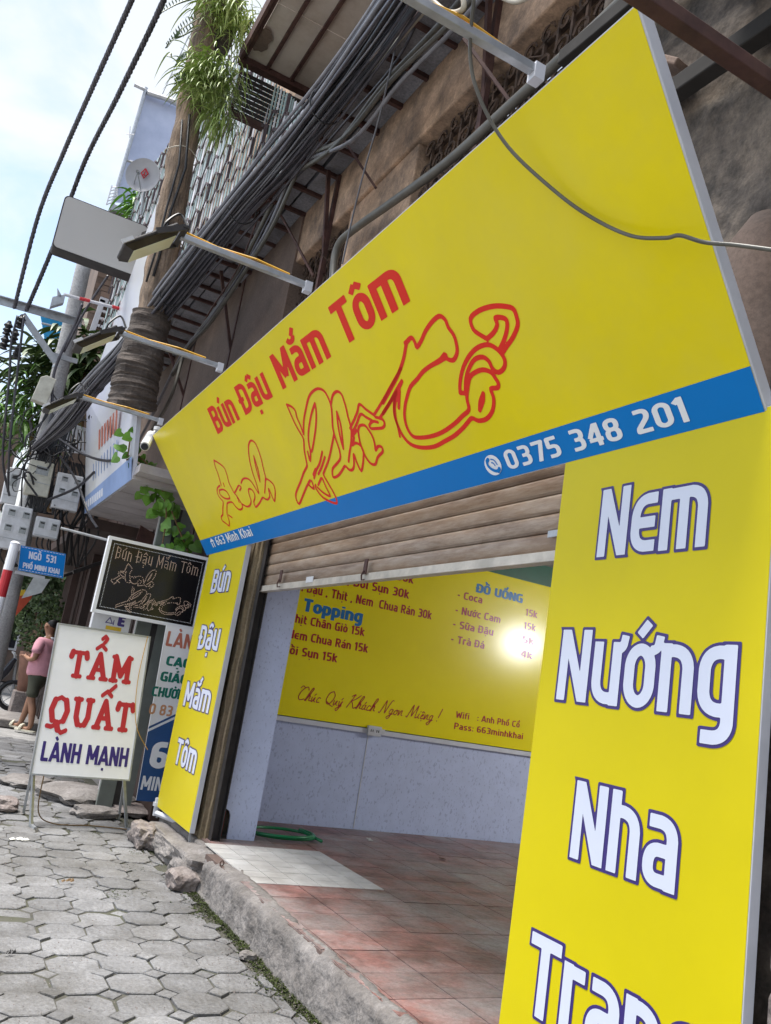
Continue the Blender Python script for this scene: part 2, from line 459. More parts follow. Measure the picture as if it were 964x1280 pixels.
# ------------------------------------------------------------------ stroke lettering (flat print as thin sheets)
G = {  # width ; strokes (centre lines). lower-case x height 0.74, stroke half width 0.09
 'A': (.62, '.05,0 .31,1|.31,1 .57,0|.16,.27 .46,.27'),
 'B': (.54, '.09,0 .09,1|.09,.91 .36,.91 .44,.82 .44,.62 .36,.52 .09,.52|.36,.52 .45,.42 .45,.19 .37,.09 .09,.09'),
 'C': (.52, '.5,.91 .19,.91 .09,.8 .09,.2 .19,.09 .5,.09'),
 'D': (.56, '.09,0 .09,1|.09,.91 .36,.91 .47,.78 .47,.22 .36,.09 .09,.09'),
 'E': (.46, '.45,.91 .09,.91 .09,.09 .45,.09|.09,.5 .42,.5'),
 'G': (.56, '.52,.91 .19,.91 .09,.8 .09,.2 .19,.09 .47,.09 .47,.5|.3,.48 .5,.48'),
 'H': (.56, '.09,0 .09,1|.47,0 .47,1|.09,.5 .47,.5'),
 'I': (.20, '.1,0 .1,1'),
 'K': (.56, '.09,0 .09,1|.09,.45 .5,1|.2,.55 .52,0'),
 'L': (.46, '.09,1 .09,.09 .45,.09'),
 'M': (.72, '.09,0 .09,1|.09,1 .36,.25|.36,.25 .63,1|.63,0 .63,1'),
 'N': (.58, '.09,0 .09,1|.09,1 .49,0|.49,0 .49,1'),
 'O': (.56, '.2,.91 .36,.91 .47,.8 .47,.2 .36,.09 .2,.09 .09,.2 .09,.8 .2,.91'),
 'P': (.54, '.09,0 .09,1|.09,.91 .36,.91 .46,.8 .46,.54 .36,.44 .09,.44'),
 'Q': (.56, '.2,.91 .36,.91 .47,.8 .47,.2 .36,.09 .2,.09 .09,.2 .09,.8 .2,.91|.32,.22 .52,-.06'),
 'R': (.56, '.09,0 .09,1|.09,.91 .36,.91 .46,.8 .46,.58 .36,.48 .09,.48|.28,.48 .48,0'),
 'S': (.50, '.46,.91 .17,.91 .09,.82 .09,.6 .17,.51 .34,.49 .42,.4 .42,.18 .34,.09 .05,.09'),
 'T': (.54, '0,.91 .54,.91|.27,0 .27,.91'),
 'U': (.56, '.09,1 .09,.2 .19,.09 .37,.09 .47,.2 .47,1'),
 'W': (.80, '.06,1 .2,0|.2,0 .4,.8|.4,.8 .6,0|.6,0 .74,1'),
 'a': (.50, '.07,.65 .31,.65 .41,.55 .41,0|.41,.38 .16,.38 .09,.3 .09,.16 .16,.09 .41,.09'),
 'c': (.44, '.42,.65 .19,.65 .09,.54 .09,.2 .19,.09 .42,.09'),
 'd': (.50, '.41,0 .41,1|.41,.65 .19,.65 .09,.54 .09,.2 .19,.09 .41,.09'),
 'e': (.48, '.46,.65 .2,.65 .09,.52 .09,.2 .2,.09 .46,.09|.09,.37 .44,.37'),
 'f': (.36, '.36,.91 .24,.91 .15,.8 .15,0|.02,.62 .34,.62'),
 'g': (.50, '.41,.65 .19,.65 .09,.54 .09,.2 .19,.09 .41,.09|.41,.74 .41,-.12 .31,-.22 .09,-.22'),
 'h': (.50, '.09,0 .09,1|.09,.65 .3,.65 .41,.54 .41,0'),
 'i': (.20, '.1,0 .1,.74|.1,.85 .1,.98'),
 'k': (.48, '.09,0 .09,1|.09,.34 .42,.74|.2,.42 .44,0'),
 'l': (.20, '.1,0 .1,1'),
 'm': (.78, '.09,0 .09,.74|.09,.65 .58,.65 .69,.54 .69,0|.39,.65 .39,0'),
 'n': (.50, '.09,0 .09,.74|.09,.65 .3,.65 .41,.54 .41,0'),
 'o': (.50, '.19,.65 .31,.65 .41,.54 .41,.2 .31,.09 .19,.09 .09,.2 .09,.54 .19,.65'),
 'p': (.50, '.09,-.28 .09,.74|.09,.65 .31,.65 .41,.54 .41,.2 .31,.09 .09,.09'),
 'r': (.36, '.09,0 .09,.74|.09,.65 .36,.65'),
 's': (.44, '.4,.65 .15,.65 .09,.59 .09,.45 .15,.39 .29,.36 .35,.3 .35,.15 .29,.09 .04,.09'),
 't': (.36, '.13,.95 .13,.2 .22,.09 .35,.09|.02,.65 .34,.65'),
 'u': (.50, '.09,.74 .09,.2 .19,.09 .41,.09|.41,0 .41,.74'),
 'y': (.50, '.09,.74 .09,.2 .19,.09 .41,.09|.41,.74 .41,-.12 .31,-.22 .09,-.22'),
 '0': (.54, '.2,.91 .34,.91 .45,.8 .45,.2 .34,.09 .2,.09 .09,.2 .09,.8 .2,.91'),
 '1': (.34, '.2,0 .2,1|.2,.95 .02,.78'),
 '2': (.52, '.06,.91 .34,.91 .43,.82 .43,.62 .09,.2 .09,.09 .5,.09'),
 '3': (.52, '.05,.91 .34,.91 .43,.82 .43,.6 .34,.51 .16,.51|.34,.51 .43,.42 .43,.18 .34,.09 .05,.09'),
 '4': (.54, '.4,0 .4,1|.38,1 .09,.38|.05,.28 .54,.28'),
 '5': (.52, '.46,.91 .11,.91 .1,.54 .34,.54 .43,.44 .43,.18 .34,.09 .06,.09'),
 '6': (.54, '.44,.91 .2,.91 .09,.78 .09,.2 .2,.09 .34,.09 .45,.2 .45,.42 .34,.52 .09,.52'),
 '7': (.50, '.03,.91 .45,.91 .22,0'),
 '8': (.54, '.18,.91 .36,.91 .44,.82 .44,.62 .36,.52 .18,.52 .1,.62 .1,.82 .18,.91|.18,.52 .09,.42 .09,.18 .18,.09 .36,.09 .45,.18 .45,.42 .36,.52'),
 ' ': (.26, ''), '.': (.2, '.1,0 .1,.15'), ',': (.2, '.12,.14 .07,-.1'), ':': (.2, '.1,.05 .1,.2|.1,.5 .1,.65'),
 '-': (.34, '.04,.38 .3,.38'), '!': (.2, '.1,.3 .1,1|.1,0 .1,.14'),
}
MARK = {'\u0301': '-.04,.05 .1,.22', '\u0300': '.04,.05 -.1,.22', '\u0309': '-.08,.2 .06,.2 .06,.1 0,.04',
        '\u0303': '-.16,.08 -.06,.17 .06,.08 .16,.17', '\u0302': '-.15,.04 0,.18|0,.18 .15,.04',
        '\u0306': '-.13,.19 -.08,.08 .08,.08 .13,.19', '\u031b': 'H', '\u0323': 'D'}

def parse(s_):
    return [[tuple(float(t) for t in p.split(',')) for p in st.split()] for st in s_.split('|') if st.strip()]

def text_strokes(txt, gap=.07, shear=0.0, glyphs=None, xh=.74):
    """list of (polyline, is_mark) in em units, and total width"""
    GG = glyphs or G
    x = 0; out = []
    for ch in txt:
        bar_ = None
        if ch in '\u0110\u0111':
            bar_ = ch; ch = 'D' if ch == '\u0110' else 'd'
        nf = unicodedata.normalize('NFD', ch)
        b_ = nf[0]; marks = nf[1:]
        wd, st = GG.get(b_, (GG[' ']))
        fy = (lambda v: v)
        if b_.islower() and xh > .74:
            fy = (lambda v: v if v <= .12 or v >= .9 else (v + (xh - .74) * min(1, (v - .12) / .5) if v <= .76 else v))
        for pl in parse(st):
            out.append(([(px + x, fy(py)) for px, py in pl], False))
        top = xh + .04 if b_.islower() and b_ not in 'dhklbft' else 1.04
        lvl = 0; cx = x + wd / 2
        above = [m_ for m_ in marks if m_ not in '\u031b\u0323']
        for m_ in marks:
            if m_ == '\u031b':
                xr = x + wd - .10; yy = xh - .10 if b_.islower() else .91
                out.append(([(xr, yy), (xr + .10, yy + .02), (xr + .13, yy + .19)], True))
            elif m_ == '\u0323':
                out.append(([(cx, -.27), (cx, -.13)], True))
        for m_ in above:
            if m_ not in MARK: continue
            dx = .1 if lvl else 0
            for pl in parse(MARK[m_]):
                out.append(([(px + cx + dx * (1 if m_ != '\u0300' else -1), py + top + lvl * .15) for px, py in pl], True))
            lvl += 1
        if bar_ == '\u0110': out.append(([(x - .06, .5), (x + .26, .5)], True))
        if bar_ == '\u0111': out.append(([(x + .24, .84), (x + .54, .84)], True))
        x += wd + gap
    if shear:
        out = [([(px + py * shear, py) for px, py in pl], mk) for pl, mk in out]
    return out, x - gap

def sdf_grid(segs, cell, pad):
    """segs: (x0,y0,x1,y1,r,butt,b0,b1) -> grid of min distances"""
    xs = [s_[0] for s_ in segs] + [s_[2] for s_ in segs]; ys = [s_[1] for s_ in segs] + [s_[3] for s_ in segs]
    rm = max(s_[4] for s_ in segs)
    x0 = min(xs) - pad - rm - cell*2; y0 = min(ys) - pad - rm - cell*2
    nx = int((max(xs) + pad + rm + cell*2 - x0) / cell) + 2; ny = int((max(ys) + pad + rm + cell*2 - y0) / cell) + 2
    D = np.full((ny, nx), 1e3)
    for (ax, ay, bx, by, r_, b0, b1) in segs:
        i0 = max(0, int((min(ax, bx) - r_ - pad - cell*2 - x0)/cell)); i1 = min(nx, int((max(ax, bx) + r_ + pad + cell*2 - x0)/cell) + 2)
        j0 = max(0, int((min(ay, by) - r_ - pad - cell*2 - y0)/cell)); j1 = min(ny, int((max(ay, by) + r_ + pad + cell*2 - y0)/cell) + 2)
        X, Y = np.meshgrid(x0 + cell*np.arange(i0, i1), y0 + cell*np.arange(j0, j1))
        dx, dy = bx - ax, by - ay; L_ = math.hypot(dx, dy) or 1e-6
        t = ((X-ax)*dx + (Y-ay)*dy) / L_; n_ = np.abs((X-ax)*dy - (Y-ay)*dx) / L_
        tc_ = np.clip(t, 0, L_)
        d = np.hypot(t - tc_, n_) - r_
        for bb, tt_, yy_ in ((b0, np.where(t < L_/2, -t, -1e3), ay), (b1, np.where(t > L_/2, t - L_, -1e3), by)):
            if bb is True: d = np.maximum(d, tt_)
            elif bb == 2: d = np.maximum(d, (Y - 1) if yy_ > .5 else -Y)
        D[j0:j1, i0:i1] = np.minimum(D[j0:j1, i0:i1], d)
    return D, x0, y0

def iso_faces(D, x0, y0, cell, off, fmap):
    D = D - off
    ins = D < 0
    ny, nx = D.shape
    vs_ = []; fs_ = []
    c4 = ins[:-1, :-1].astype(int) + ins[:-1, 1:] + ins[1:, 1:] + ins[1:, :-1]
    for j in range(ny - 1):
        row = c4[j]
        idx = np.nonzero(row)[0]
        k = 0
        while k < len(idx):
            i = int(idx[k])
            if row[i] == 4:
                e = k
                while e + 1 < len(idx) and idx[e+1] == idx[e] + 1 and row[idx[e+1]] == 4 and e - k < 14: e += 1
                i2 = int(idx[e]) + 1
                n = len(vs_)
                vs_ += [fmap(x0+i*cell, y0+j*cell), fmap(x0+i2*cell, y0+j*cell), fmap(x0+i2*cell, y0+(j+1)*cell), fmap(x0+i*cell, y0+(j+1)*cell)]
                fs_.append((n, n+1, n+2, n+3)); k = e + 1
            else:
                cs = [(i, j), (i+1, j), (i+1, j+1), (i, j+1)]
                pts = []
                for a in range(4):
                    p, q = cs[a], cs[(a+1) % 4]
                    dp, dq = D[p[1], p[0]], D[q[1], q[0]]
                    if dp < 0: pts.append((p[0], p[1]))
                    if (dp < 0) != (dq < 0):
                        t = dp / (dp - dq)
                        pts.append((p[0] + (q[0]-p[0])*t, p[1] + (q[1]-p[1])*t))
                if len(pts) >= 3:
                    n = len(vs_)
                    vs_ += [fmap(x0+p[0]*cell, y0+p[1]*cell) for p in pts]
                    fs_.append(tuple(range(n, n+len(pts))))
                k += 1
    return vs_, fs_

def round_corners(pl):
    closed = pl[0] == pl[-1] and len(pl) > 3
    for _ in range(2):
        q = pl[:-1] if closed else pl
        n = len(q); out = []
        for i in range(n):
            if not closed and i in (0, n-1): out.append(q[i]); continue
            a, b, c = q[i-1], q[i], q[(i+1) % n]
            v1 = (b[0]-a[0], b[1]-a[1]); v2 = (c[0]-b[0], c[1]-b[1])
            l1, l2 = math.hypot(*v1), math.hypot(*v2)
            if l1 < 1e-6 or l2 < 1e-6: out.append(b); continue
            ang = math.degrees(math.acos(max(-1, min(1, (v1[0]*v2[0] + v1[1]*v2[1])/(l1*l2)))))
            if 12 < ang < 75:
                k = .30 * min(l1, l2)
                out += [(b[0]-v1[0]/l1*k, b[1]-v1[1]/l1*k), (b[0]+v2[0]/l2*k, b[1]+v2[1]/l2*k)]
            else: out.append(b)
        pl = out + [out[0]] if closed else out
    return pl

def strokes_to_segs(strokes, hw, clip=True, mark=0.8):
    segs = []
    for pl, mk in strokes:
        r_ = hw * (mark if mk else 1)
        n = len(pl)
        closed = pl[0] == pl[-1] and n > 2
        for i in range(n - 1):
            (ax, ay), (bx, by) = pl[i], pl[i+1]
            f0, f1 = (i == 0 and not closed), (i == n-2 and not closed)
            L_ = math.hypot(bx-ax, by-ay) or 1e-6
            if not mk and abs(bx-ax) > .02 and abs(by-ay) > .3:      # slanted strokes end flush with base or cap line
                ex, ey = (bx-ax)/L_*.14, (by-ay)/L_*.14
                if f0 and ay in (0, 1): ax, ay, f0 = ax - ex, ay - ey, 2
                if f1 and by in (0, 1): bx, by, f1 = bx + ex, by + ey, 2
            segs.append((ax, ay, bx, by, r_, f0, f1))
    return segs

class Plane:
    """a flat surface to print on: origin, text direction, up direction, outward normal"""
    def __init__(s, o, u, v):
        s.o = Vector(o); s.u = Vector(u).normalized(); s.v = Vector(v).normalized(); s.n = s.u.cross(s.v)
    def P(s, a, b, d=0.0):
        return s.o + s.u*a + s.v*b + s.n*d

def print_text(txt, plane, u0, v0, width, height, mats, parent, hw=.085, outline=None, res=44, shear=0, gap=.07, lift=.0015, label=None, mark=.8, xh=.74):
    """prints txt; width x height (cap height) in metres; outline = (material, em thickness)"""
    st, W = text_strokes(txt, gap, shear, None, xh)
    st = [(round_corners(pl), mk) for pl, mk in st]
    segs = strokes_to_segs(st, hw, mark=mark)
    cell = 1.0 / res
    D, x0, y0 = sdf_grid(segs, cell, (outline[1] if outline else 0) + .03)
    # square off the letters at the base line and cap line
    sx = width / W; sy = height
    k = 0
    for (m_, off) in (([(outline[0], outline[1])] if outline else []) + [(mats, 0.0)]):
        lf = lift * (1 + k); k += 1
        vs_, fs_ = iso_faces(D, x0, y0, cell, off, lambda a, b: plane.P(u0 + a*sx, v0 + b*sy, lf))
        if fs_:
            mb = MB(); mb.add(vs_, fs_)
            mb.build('lettering_outline' if (outline and k == 1) else 'lettering', m_, parent, label)

def print_curves(polys, plane, r_, m_, parent, fmap=None, cell=.006, name='lettering', lift=.0015, label=None, smooth=3, widths=None):
    segs = []
    for i, pl in enumerate(polys):
        q = spline([(a, b, 0) for a, b in pl], smooth) if smooth > 1 else [Vector((a, b, 0)) for a, b in pl]
        rr = widths[i] if widths else r_
        for a, b in zip(q[:-1], q[1:]):
            segs.append((a.x, a.y, b.x, b.y, rr, False, False))
    D, x0, y0 = sdf_grid(segs, cell, .02)
    vs_, fs_ = iso_faces(D, x0, y0, cell, 0, fmap or (lambda a, b: plane.P(a, b, lift)))
    mb = MB(); mb.add(vs_, fs_)
    return mb.build(name, m_, parent, label)

def print_poly(pts, plane, m_, parent, name, lift=.001, label=None):
    mb = MB(); mb.add([plane.P(a, b, lift) for a, b in pts], [tuple(range(len(pts)))])
    return mb.build(name, m_, parent, label)

# ================================================================== GROUND
mb = MB(); mb.quad((-600, -300, -.034), (600, -300, -.034), (600, 1500, -.034), (-600, 1500, -.034))
mb.build('ground', M['asphalt'], kind='structure')
mb = MB(); mb.box((-2.6, -2.0, -.02), (1.95, 13.1, -.011))
sidewalk = mb.build('sidewalk', M['pavegap'], kind='structure')

def clip_poly(poly, xm):
    out = []
    for i in range(len(poly)):
        a, b = poly[i], poly[(i+1) % len(poly)]
        if a[0] <= xm: out.append(a)
        if (a[0] <= xm) != (b[0] <= xm):
            t = (xm - a[0]) / (b[0] - a[0]); out.append((xm, a[1] + (b[1]-a[1])*t))
    return out
def slab(mb_, poly, z0, z1, jit=0.0, ch=.004):
    """a paving piece with a chamfered, slightly uneven rim"""
    n = len(poly); cx = sum(p[0] for p in poly)/n; cy = sum(p[1] for p in poly)/n
    P_ = [(p[0] + rnd.uniform(-jit, jit), p[1] + rnd.uniform(-jit, jit)) for p in poly]
    tx, ty = rnd.uniform(-.015, .015), rnd.uniform(-.015, .015)
    zt = lambda x, y: z1 + (x-cx)*tx + (y-cy)*ty
    inn = [(cx + (x-cx)*(1-ch/.1), cy + (y-cy)*(1-ch/.1)) for x, y in P_]
    vs_ = [(x, y, z0) for x, y in P_] + [(x, y, zt(x, y) - ch) for x, y in P_] + [(x, y, zt(x, y)) for x, y in inn]
    fs_ = [tuple(range(2*n, 3*n))]
    for i in range(n):
        j = (i+1) % n
        fs_ += [(i, j, n+j, n+i), (n+i, n+j, 2*n+j, 2*n+i)]
    mb_.add(vs_, fs_)
PIT = .2405
oct_cnt = sq_cnt = 0
rest = MB()
cut = .060
for r_ in range(-20, 39):
    for c_ in range(-17, 3):
        cx = 1.398 + c_*PIT + .012*math.sin(r_*.7) ; cy = 4.31 + r_*PIT + .012*math.sin(c_*1.3 + r_*.21)
        h = PIT/2 - rnd.uniform(.003, .0062)
        poly = [(cx-h+cut, cy-h), (cx+h-cut, cy-h), (cx+h, cy-h+cut), (cx+h, cy+h-cut), (cx+h-cut, cy+h), (cx-h+cut, cy+h), (cx-h, cy+h-cut), (cx-h, cy-h+cut)]
        near_curb = cx + h > 1.80
        if near_curb:
            if rnd.random() < .35: poly = None
            else:
                poly = clip_poly(poly, 1.80 + rnd.uniform(-.04, .03))
        far = cy > 7.0
        vis = 3.35 < cy < 13.0 and cx > .38 + (cy-4)*.045
        zz = rnd.uniform(-.006, .004) - (rnd.random() < .10)*.006
        if poly and len(poly) > 3:
            j_ = .006 + (.014 if far else 0)
            if vis and oct_cnt < 300:
                m_ = MB(); slab(m_, poly, -.012, zz, j_); oct_cnt += 1
                m_.build('paving_stone', M['paver'], sidewalk)
            else: slab(rest, poly, -.012, zz, j_)
        sx_, sy_ = cx + PIT/2, cy + PIT/2
        q = cut - .0085
        if sx_ < 1.84 and not (far and rnd.random() < .35):
            pq = [(sx_-q, sy_), (sx_, sy_-q), (sx_+q, sy_), (sx_, sy_+q)]
            if vis and sq_cnt < 290:
                m_ = MB(); slab(m_, pq, -.012, zz + rnd.uniform(-.003, .002), .004, .003); sq_cnt += 1
                m_.build('paving_insert', M['paver'], sidewalk)
            else: slab(rest, pq, -.012, zz, .003, .003)
rest.build('paving_outside_view', M['paver'], sidewalk, kind='stuff')

# moss and weeds along the foot of the kerb and between joints
ms = MB()
def tuft(x, y, z, s_):
    for k in range(5):
        a = rnd.uniform(0, 6.28); l_ = s_*rnd.uniform(.6, 1.2)
        d_ = Vector((math.cos(a), math.sin(a), 0)); n_ = Vector((-d_.y, d_.x, 0))*s_*.35
        p = Vector((x, y, z)) + d_*l_*.2
        ms.add([p-n_, p+n_, p + d_*l_*.8 + Vector((0, 0, l_*rnd.uniform(.2, .9)))], [(0, 1, 2)])
for k in range(2600):
    y = rnd.uniform(3.0, 5.75); d_ = abs(rnd.gauss(0, .035 + .03*max(0, math.sin(y*5)) ))
    tuft(1.872 - d_, y, -.01 + .01*rnd.random(), rnd.uniform(.006, .014))
for k in range(1500):
    bx_, by_ = [(1.45, 7.35), (1.75, 6.7), (1.2, 7.9), (1.7, 8.6), (1.55, 6.1), (1.35, 5.5), (.8, 7.0), (1.73, 5.2)][k % 8]
    x, y = rnd.gauss(bx_, .09), rnd.gauss(by_, .10)
    tuft(min(x, 1.86), y, -.008, rnd.uniform(.005, .011))
ms.build('moss', M['moss'], kind='stuff')
gr = MB()
for k in range(4200):
    y = 3.2 + 9.5*rnd.random()**1.6; x = rnd.uniform(.4, 1.86)
    if rnd.random() < .5: x = 1.86 - abs(rnd.gauss(0, .16))
    s_ = rnd.uniform(.0015, .0048)*(1.6 if rnd.random() < .05 else 1)
    p = Vector((x, y, rnd.uniform(-.001, .004)))
    q = [p + Vector((s_*math.cos(a), s_*math.sin(a)*.8, 0)) for a in (rnd.random(), 2.1 + rnd.random(), 4.2 + rnd.random())]
    gr.add(q + [p + Vector((0, 0, s_*.9))], [(0, 1, 3), (1, 2, 3), (2, 0, 3)])
gr.build('grit', M['stone'], kind='stuff')

# ================================================================== KERB AND SHOP FLOOR
def hsh(x, y, z=0):
    return math.sin(x*12.9898 + y*78.233 + z*37.7)*43758.5453 % 1.0
from mathutils import noise as mnoise
def nz(p, s_): return mnoise.noise(Vector(p)*s_)
prof = [(1.86, -.03), (1.868, .03), (1.872, .08), (1.880, .13), (1.882, .165), (1.890, .190), (1.905, .207), (1.93, .217), (1.95, .2225), (1.97, .2245), (1.975, .2), (1.975, -.03)]
mb = MB(); ny = 520; npf = len(prof)
for j in range(ny + 1):
    y = 5.74 - (5.74 + 1.0)*j/ny
    for i, (x, z) in enumerate(prof):
        k = 1 if 0 < i < npf-2 else 0
        edge = 1.6 if i in (3, 4, 5) else .8
        d1 = nz((x, y, z), 3.5)*.014*edge*k + nz((x, y, z), 11)*.010*edge*k + nz((x, y, z), 30)*.006*k + nz((x, y, z), 75)*.003*k
        if k: d1 += max(0, nz((1, y*1.0, z*2), 6) - .28)*-.10
        if i >= npf-4: x += max(0, y-4.0)*.045 + nz((4, y, 0), 3)*.03 + nz((4, y, 0), 12)*.02
        if k and y > 5.35: d1 -= (y-5.35)*.09*(1 + nz((x, y, z), 14))
        mb.v.append((x - d1, y, z + d1*.5 - (.02 if j == 0 and i > 0 else 0)*k))
for j in range(ny):
    for i in range(npf-1):
        a = j*npf + i
        mb.f.append((a, a+1, a+npf+1, a+npf)); mb.mi.append(0)
mb.f.append(tuple(range(npf))[::-1]); mb.mi.append(0)
mb.build('concrete_kerb', M['concrete'], kind='structure', smooth=True)

mb = MB(); mb.box((1.925, .6, -.03), (9.0, 5.75, .2135)); mb.box((2.045, 5.7501, -.03), (9.0, 7.16, .2135))
floor = mb.build('shop_floor', M['grout'], kind='structure')
T = .30
for i in range(-1, 13):
    for j in range(20):
        x0 = 1.995 + i*T; y0 = 7.14 - (j+1)*T
        if i < 0 and y0 > 4.9: continue
        if x0 > 6.0 or y0 < 1.0: continue
        x1 = x0 + T - .006; y1 = y0 + T - .006
        # a corner of the floor is patched with small white tiles
        if x0 < 2.80 and 5.0 < (y0+y1)/2 < 6.05: continue
        zt = .2195 + rnd.uniform(-.0018, .0018)
        m_ = MB(); m_.box((max(x0, 1.93 if y0 < 5 else 2.06), y0, .2136), (x1, y1, zt))
        m_.build('red_floor_tile', M['redtile'], floor)
for i in range(6):
    for j in range(7):
        x0 = 2.005 + i*.15; y0 = 5.005 + j*.15
        x1 = min(x0 + .1445, 2.893)
        m_ = MB(); m_.box((x0, y0, .2136), (x1, y0 + .1445, .2225 + rnd.uniform(-.0006, .0006)))
        m_.build('white_floor_tile', M['whitetile'], floor)

# ================================================================== SHOP INTERIOR
mb = MB(); mb.box((2.45, 7.16, .0), (9.2, 7.30, 1.10)); mb.build('interior_wall_panelled', M['speckle'], kind='structure')
mb = MB(); mb.box((2.45, 7.158, 1.10), (9.2, 7.30, 3.25)); mb.build('interior_wall_upper', M['greenpaint'], kind='structure')
mb = MB(); mb.box((9.0, .5, 0), (9.15, 7.16, 3.2)); mb.build('interior_back_wall', M['wallinside'], kind='structure')
mb = MB(); mb.box((2.3, .45, 0), (9.0, .6, 3.2)); mb.build('interior_near_wall', M['wallinside'], kind='structure')
mb = MB(); mb.box((2.46, .45, 3.05), (9.15, 7.3, 3.2)); mb.build('interior_ceiling', M['wallinside'], kind='structure')
mb = MB()
for x in (3.72,): mb.box((x, 7.155, .225), (x + .008, 7.16, 1.07))
mb.build('panel_joint_strip', M['edge'], kind='structure')

# menu board with its print
MB_ = thing('menu_board', 'wide yellow menu board with dark red and blue writing inside the shop', 'menu board', (2.6, 7.14, 1.12))
mb = MB(); mb.box((2.6, 7.128, 1.12), (6.2, 7.155, 2.83)); mb.build('board', M['yellow_menu'], MB_)
mpl = Plane((0, 7.128, 0), (1, 0, 0), (0, 0, 1))
def mtext(t, x0, z, x1, h, m_='menured', **k):
    print_text(t, mpl, x0, z, x1 - x0, h, M[m_], MB_, hw=k.pop('hw', .09), res=26, label='line reading ' + t.strip(' -') if False else None, **k)
mtext('Bún Đậu , Thịt , Nem 30k', 2.62, 2.525, 3.93, .083)
mtext('Mẹt Bún Đậu , Dồi Sụn 30k', 2.55, 2.372, 3.905, .083)
mtext('Bún Đậu , Thịt , Nem  Chua Rán 30k', 2.66, 2.222, 4.19, .083)
mtext('Topping', 2.845, 2.052, 3.45, .115, 'menublue', hw=.11)
mtext('Thịt Chân Giò 15k', 2.735, 1.935, 3.497, .078)
mtext('Nem Chua Rán 15k', 2.75, 1.791, 3.56, .078)
mtext('Dồi Sụn 15k', 2.73, 1.652, 3.265, .078)
mtext('ĐỒ UỐNG', 4.665, 2.592, 5.25, .088, 'menublue', hw=.11)
mtext('- Coca', 4.45, 2.49, 4.755, .075)
mtext('- Nước Cam', 4.45, 2.336, 5.007, .075)
mtext('- Sữa Đậu', 4.445, 2.194, 4.94, .075)
mtext('- Trà Đá', 4.447, 2.045, 4.853, .075)
for z, t in ((2.474, '15k'), (2.334, '15k'), (2.19, '5k'), (2.043, '4k')):
    mtext(t, 5.31, z, 5.46, .072)
mtext('Wifi   : Anh Phố Cổ', 4.63, 1.335, 5.41, .062, hw=.08)
mtext('Pass: 663minhkhai', 4.626, 1.226, 5.47, .062, hw=.08)
# the looping italic line
SC = {
 'C': (.62, '.62,.78 .5,.98 .3,.9 .12,.55 .12,.2 .3,.02 .55,.12|.3,.9 .1,1.02 -.02,.85'), 'Q': (.68, '.4,.98 .15,.8 .1,.35 .3,.03 .55,.2 .62,.65 .4,.98|.25,.18 .5,.0 .78,-.1'),
 'K': (.72, '.3,1 .2,.5 .05,0|.1,.85 .3,1 .35,.95|.75,1 .5,.7 .25,.5 .4,.3 .55,.02 .72,.1'), 'N': (.78, '.0,.05 .1,0 .2,.4 .3,.95 .4,.5 .5,.02 .6,.5 .72,.98 .85,1'),
 'M': (.92, '.0,.05 .1,0 .2,.5 .3,.95 .38,.4 .42,.1 .58,.6 .7,.95 .72,.4 .78,.02 .92,.12'),
 'h': (.40, '0,.05 .2,.5 .3,.9 .2,.95 .1,.5 .06,0 .18,.36 .28,.38 .28,.1 .4,.06'), 'u': (.36, '.02,.35 .04,.1 .12,.02 .24,.35 .24,.1 .36,.04'),
 'c': (.28, '.26,.34 .14,.38 .05,.2 .1,.02 .28,.06'), 'y': (.36, '.02,.35 .06,.1 .14,.02 .26,.36 .2,-.1 .08,-.35 -.02,-.2 .3,.04'),
 'a': (.36, '.28,.34 .12,.38 .04,.15 .1,.02 .22,.1 .28,.36 .27,.08 .38,.05'), 'g': (.36, '.28,.34 .12,.38 .04,.15 .1,.02 .24,.1 .28,.36 .2,-.2 .08,-.36 -.02,-.22 .36,.05'),
 'o': (.34, '.2,.38 .05,.25 .06,.05 .2,.02 .28,.2 .2,.38 .36,.32'), 'n': (.40, '.02,.36 .06,.0 .18,.35 .28,.36 .28,.08 .4,.05'),
 'i': (.20, '.06,.36 .04,.08 .18,.04|.1,.52 .11,.56'), 'e': (.28, '.06,.18 .2,.28 .16,.38 .06,.22 .1,.02 .28,.08'), '!': (.2, '.14,1 .08,.3|.05,.02 .06,.06'), ' ': (.26, ''),
}
def script_line(t, x0, z, x1, h, m_):
    x = 0; polys = []
    for ch in t:
        nf = unicodedata.normalize('NFD', ch); wd, st = SC.get(nf[0], SC[' '])
        for pl in parse(st): polys.append([(a + x + b*.32, b) for a, b in pl])
        top = .45 if nf[0].islower() else 1.0
        for q_ in nf[1:]:
            if q_ in MARK and q_ != '\u031b':
                if q_ == '\u0323': polys.append([(x+wd/2, -.14), (x+wd/2+.01, -.1)])
                else:
                    for pl in parse(MARK[q_]): polys.append([(a*.7 + x + wd/2 + top*.32, b*.7 + top) for a, b in pl])
        x += wd + .03
    s_ = (x1-x0)/x
    sp = [[(p.x, p.y) for p in spline([(a, b, 0) for a, b in pl], 4)] for pl in polys]
    print_curves(sp, mpl, .034, m_, MB_, fmap=lambda a, b: mpl.P(x0 + a*s_, z + b*h, .0015), cell=.03, smooth=1)
    
script_line('Chúc Quý Khách Ngon Miệng !', 2.93, 1.27, 4.44, .125, M['menured'])

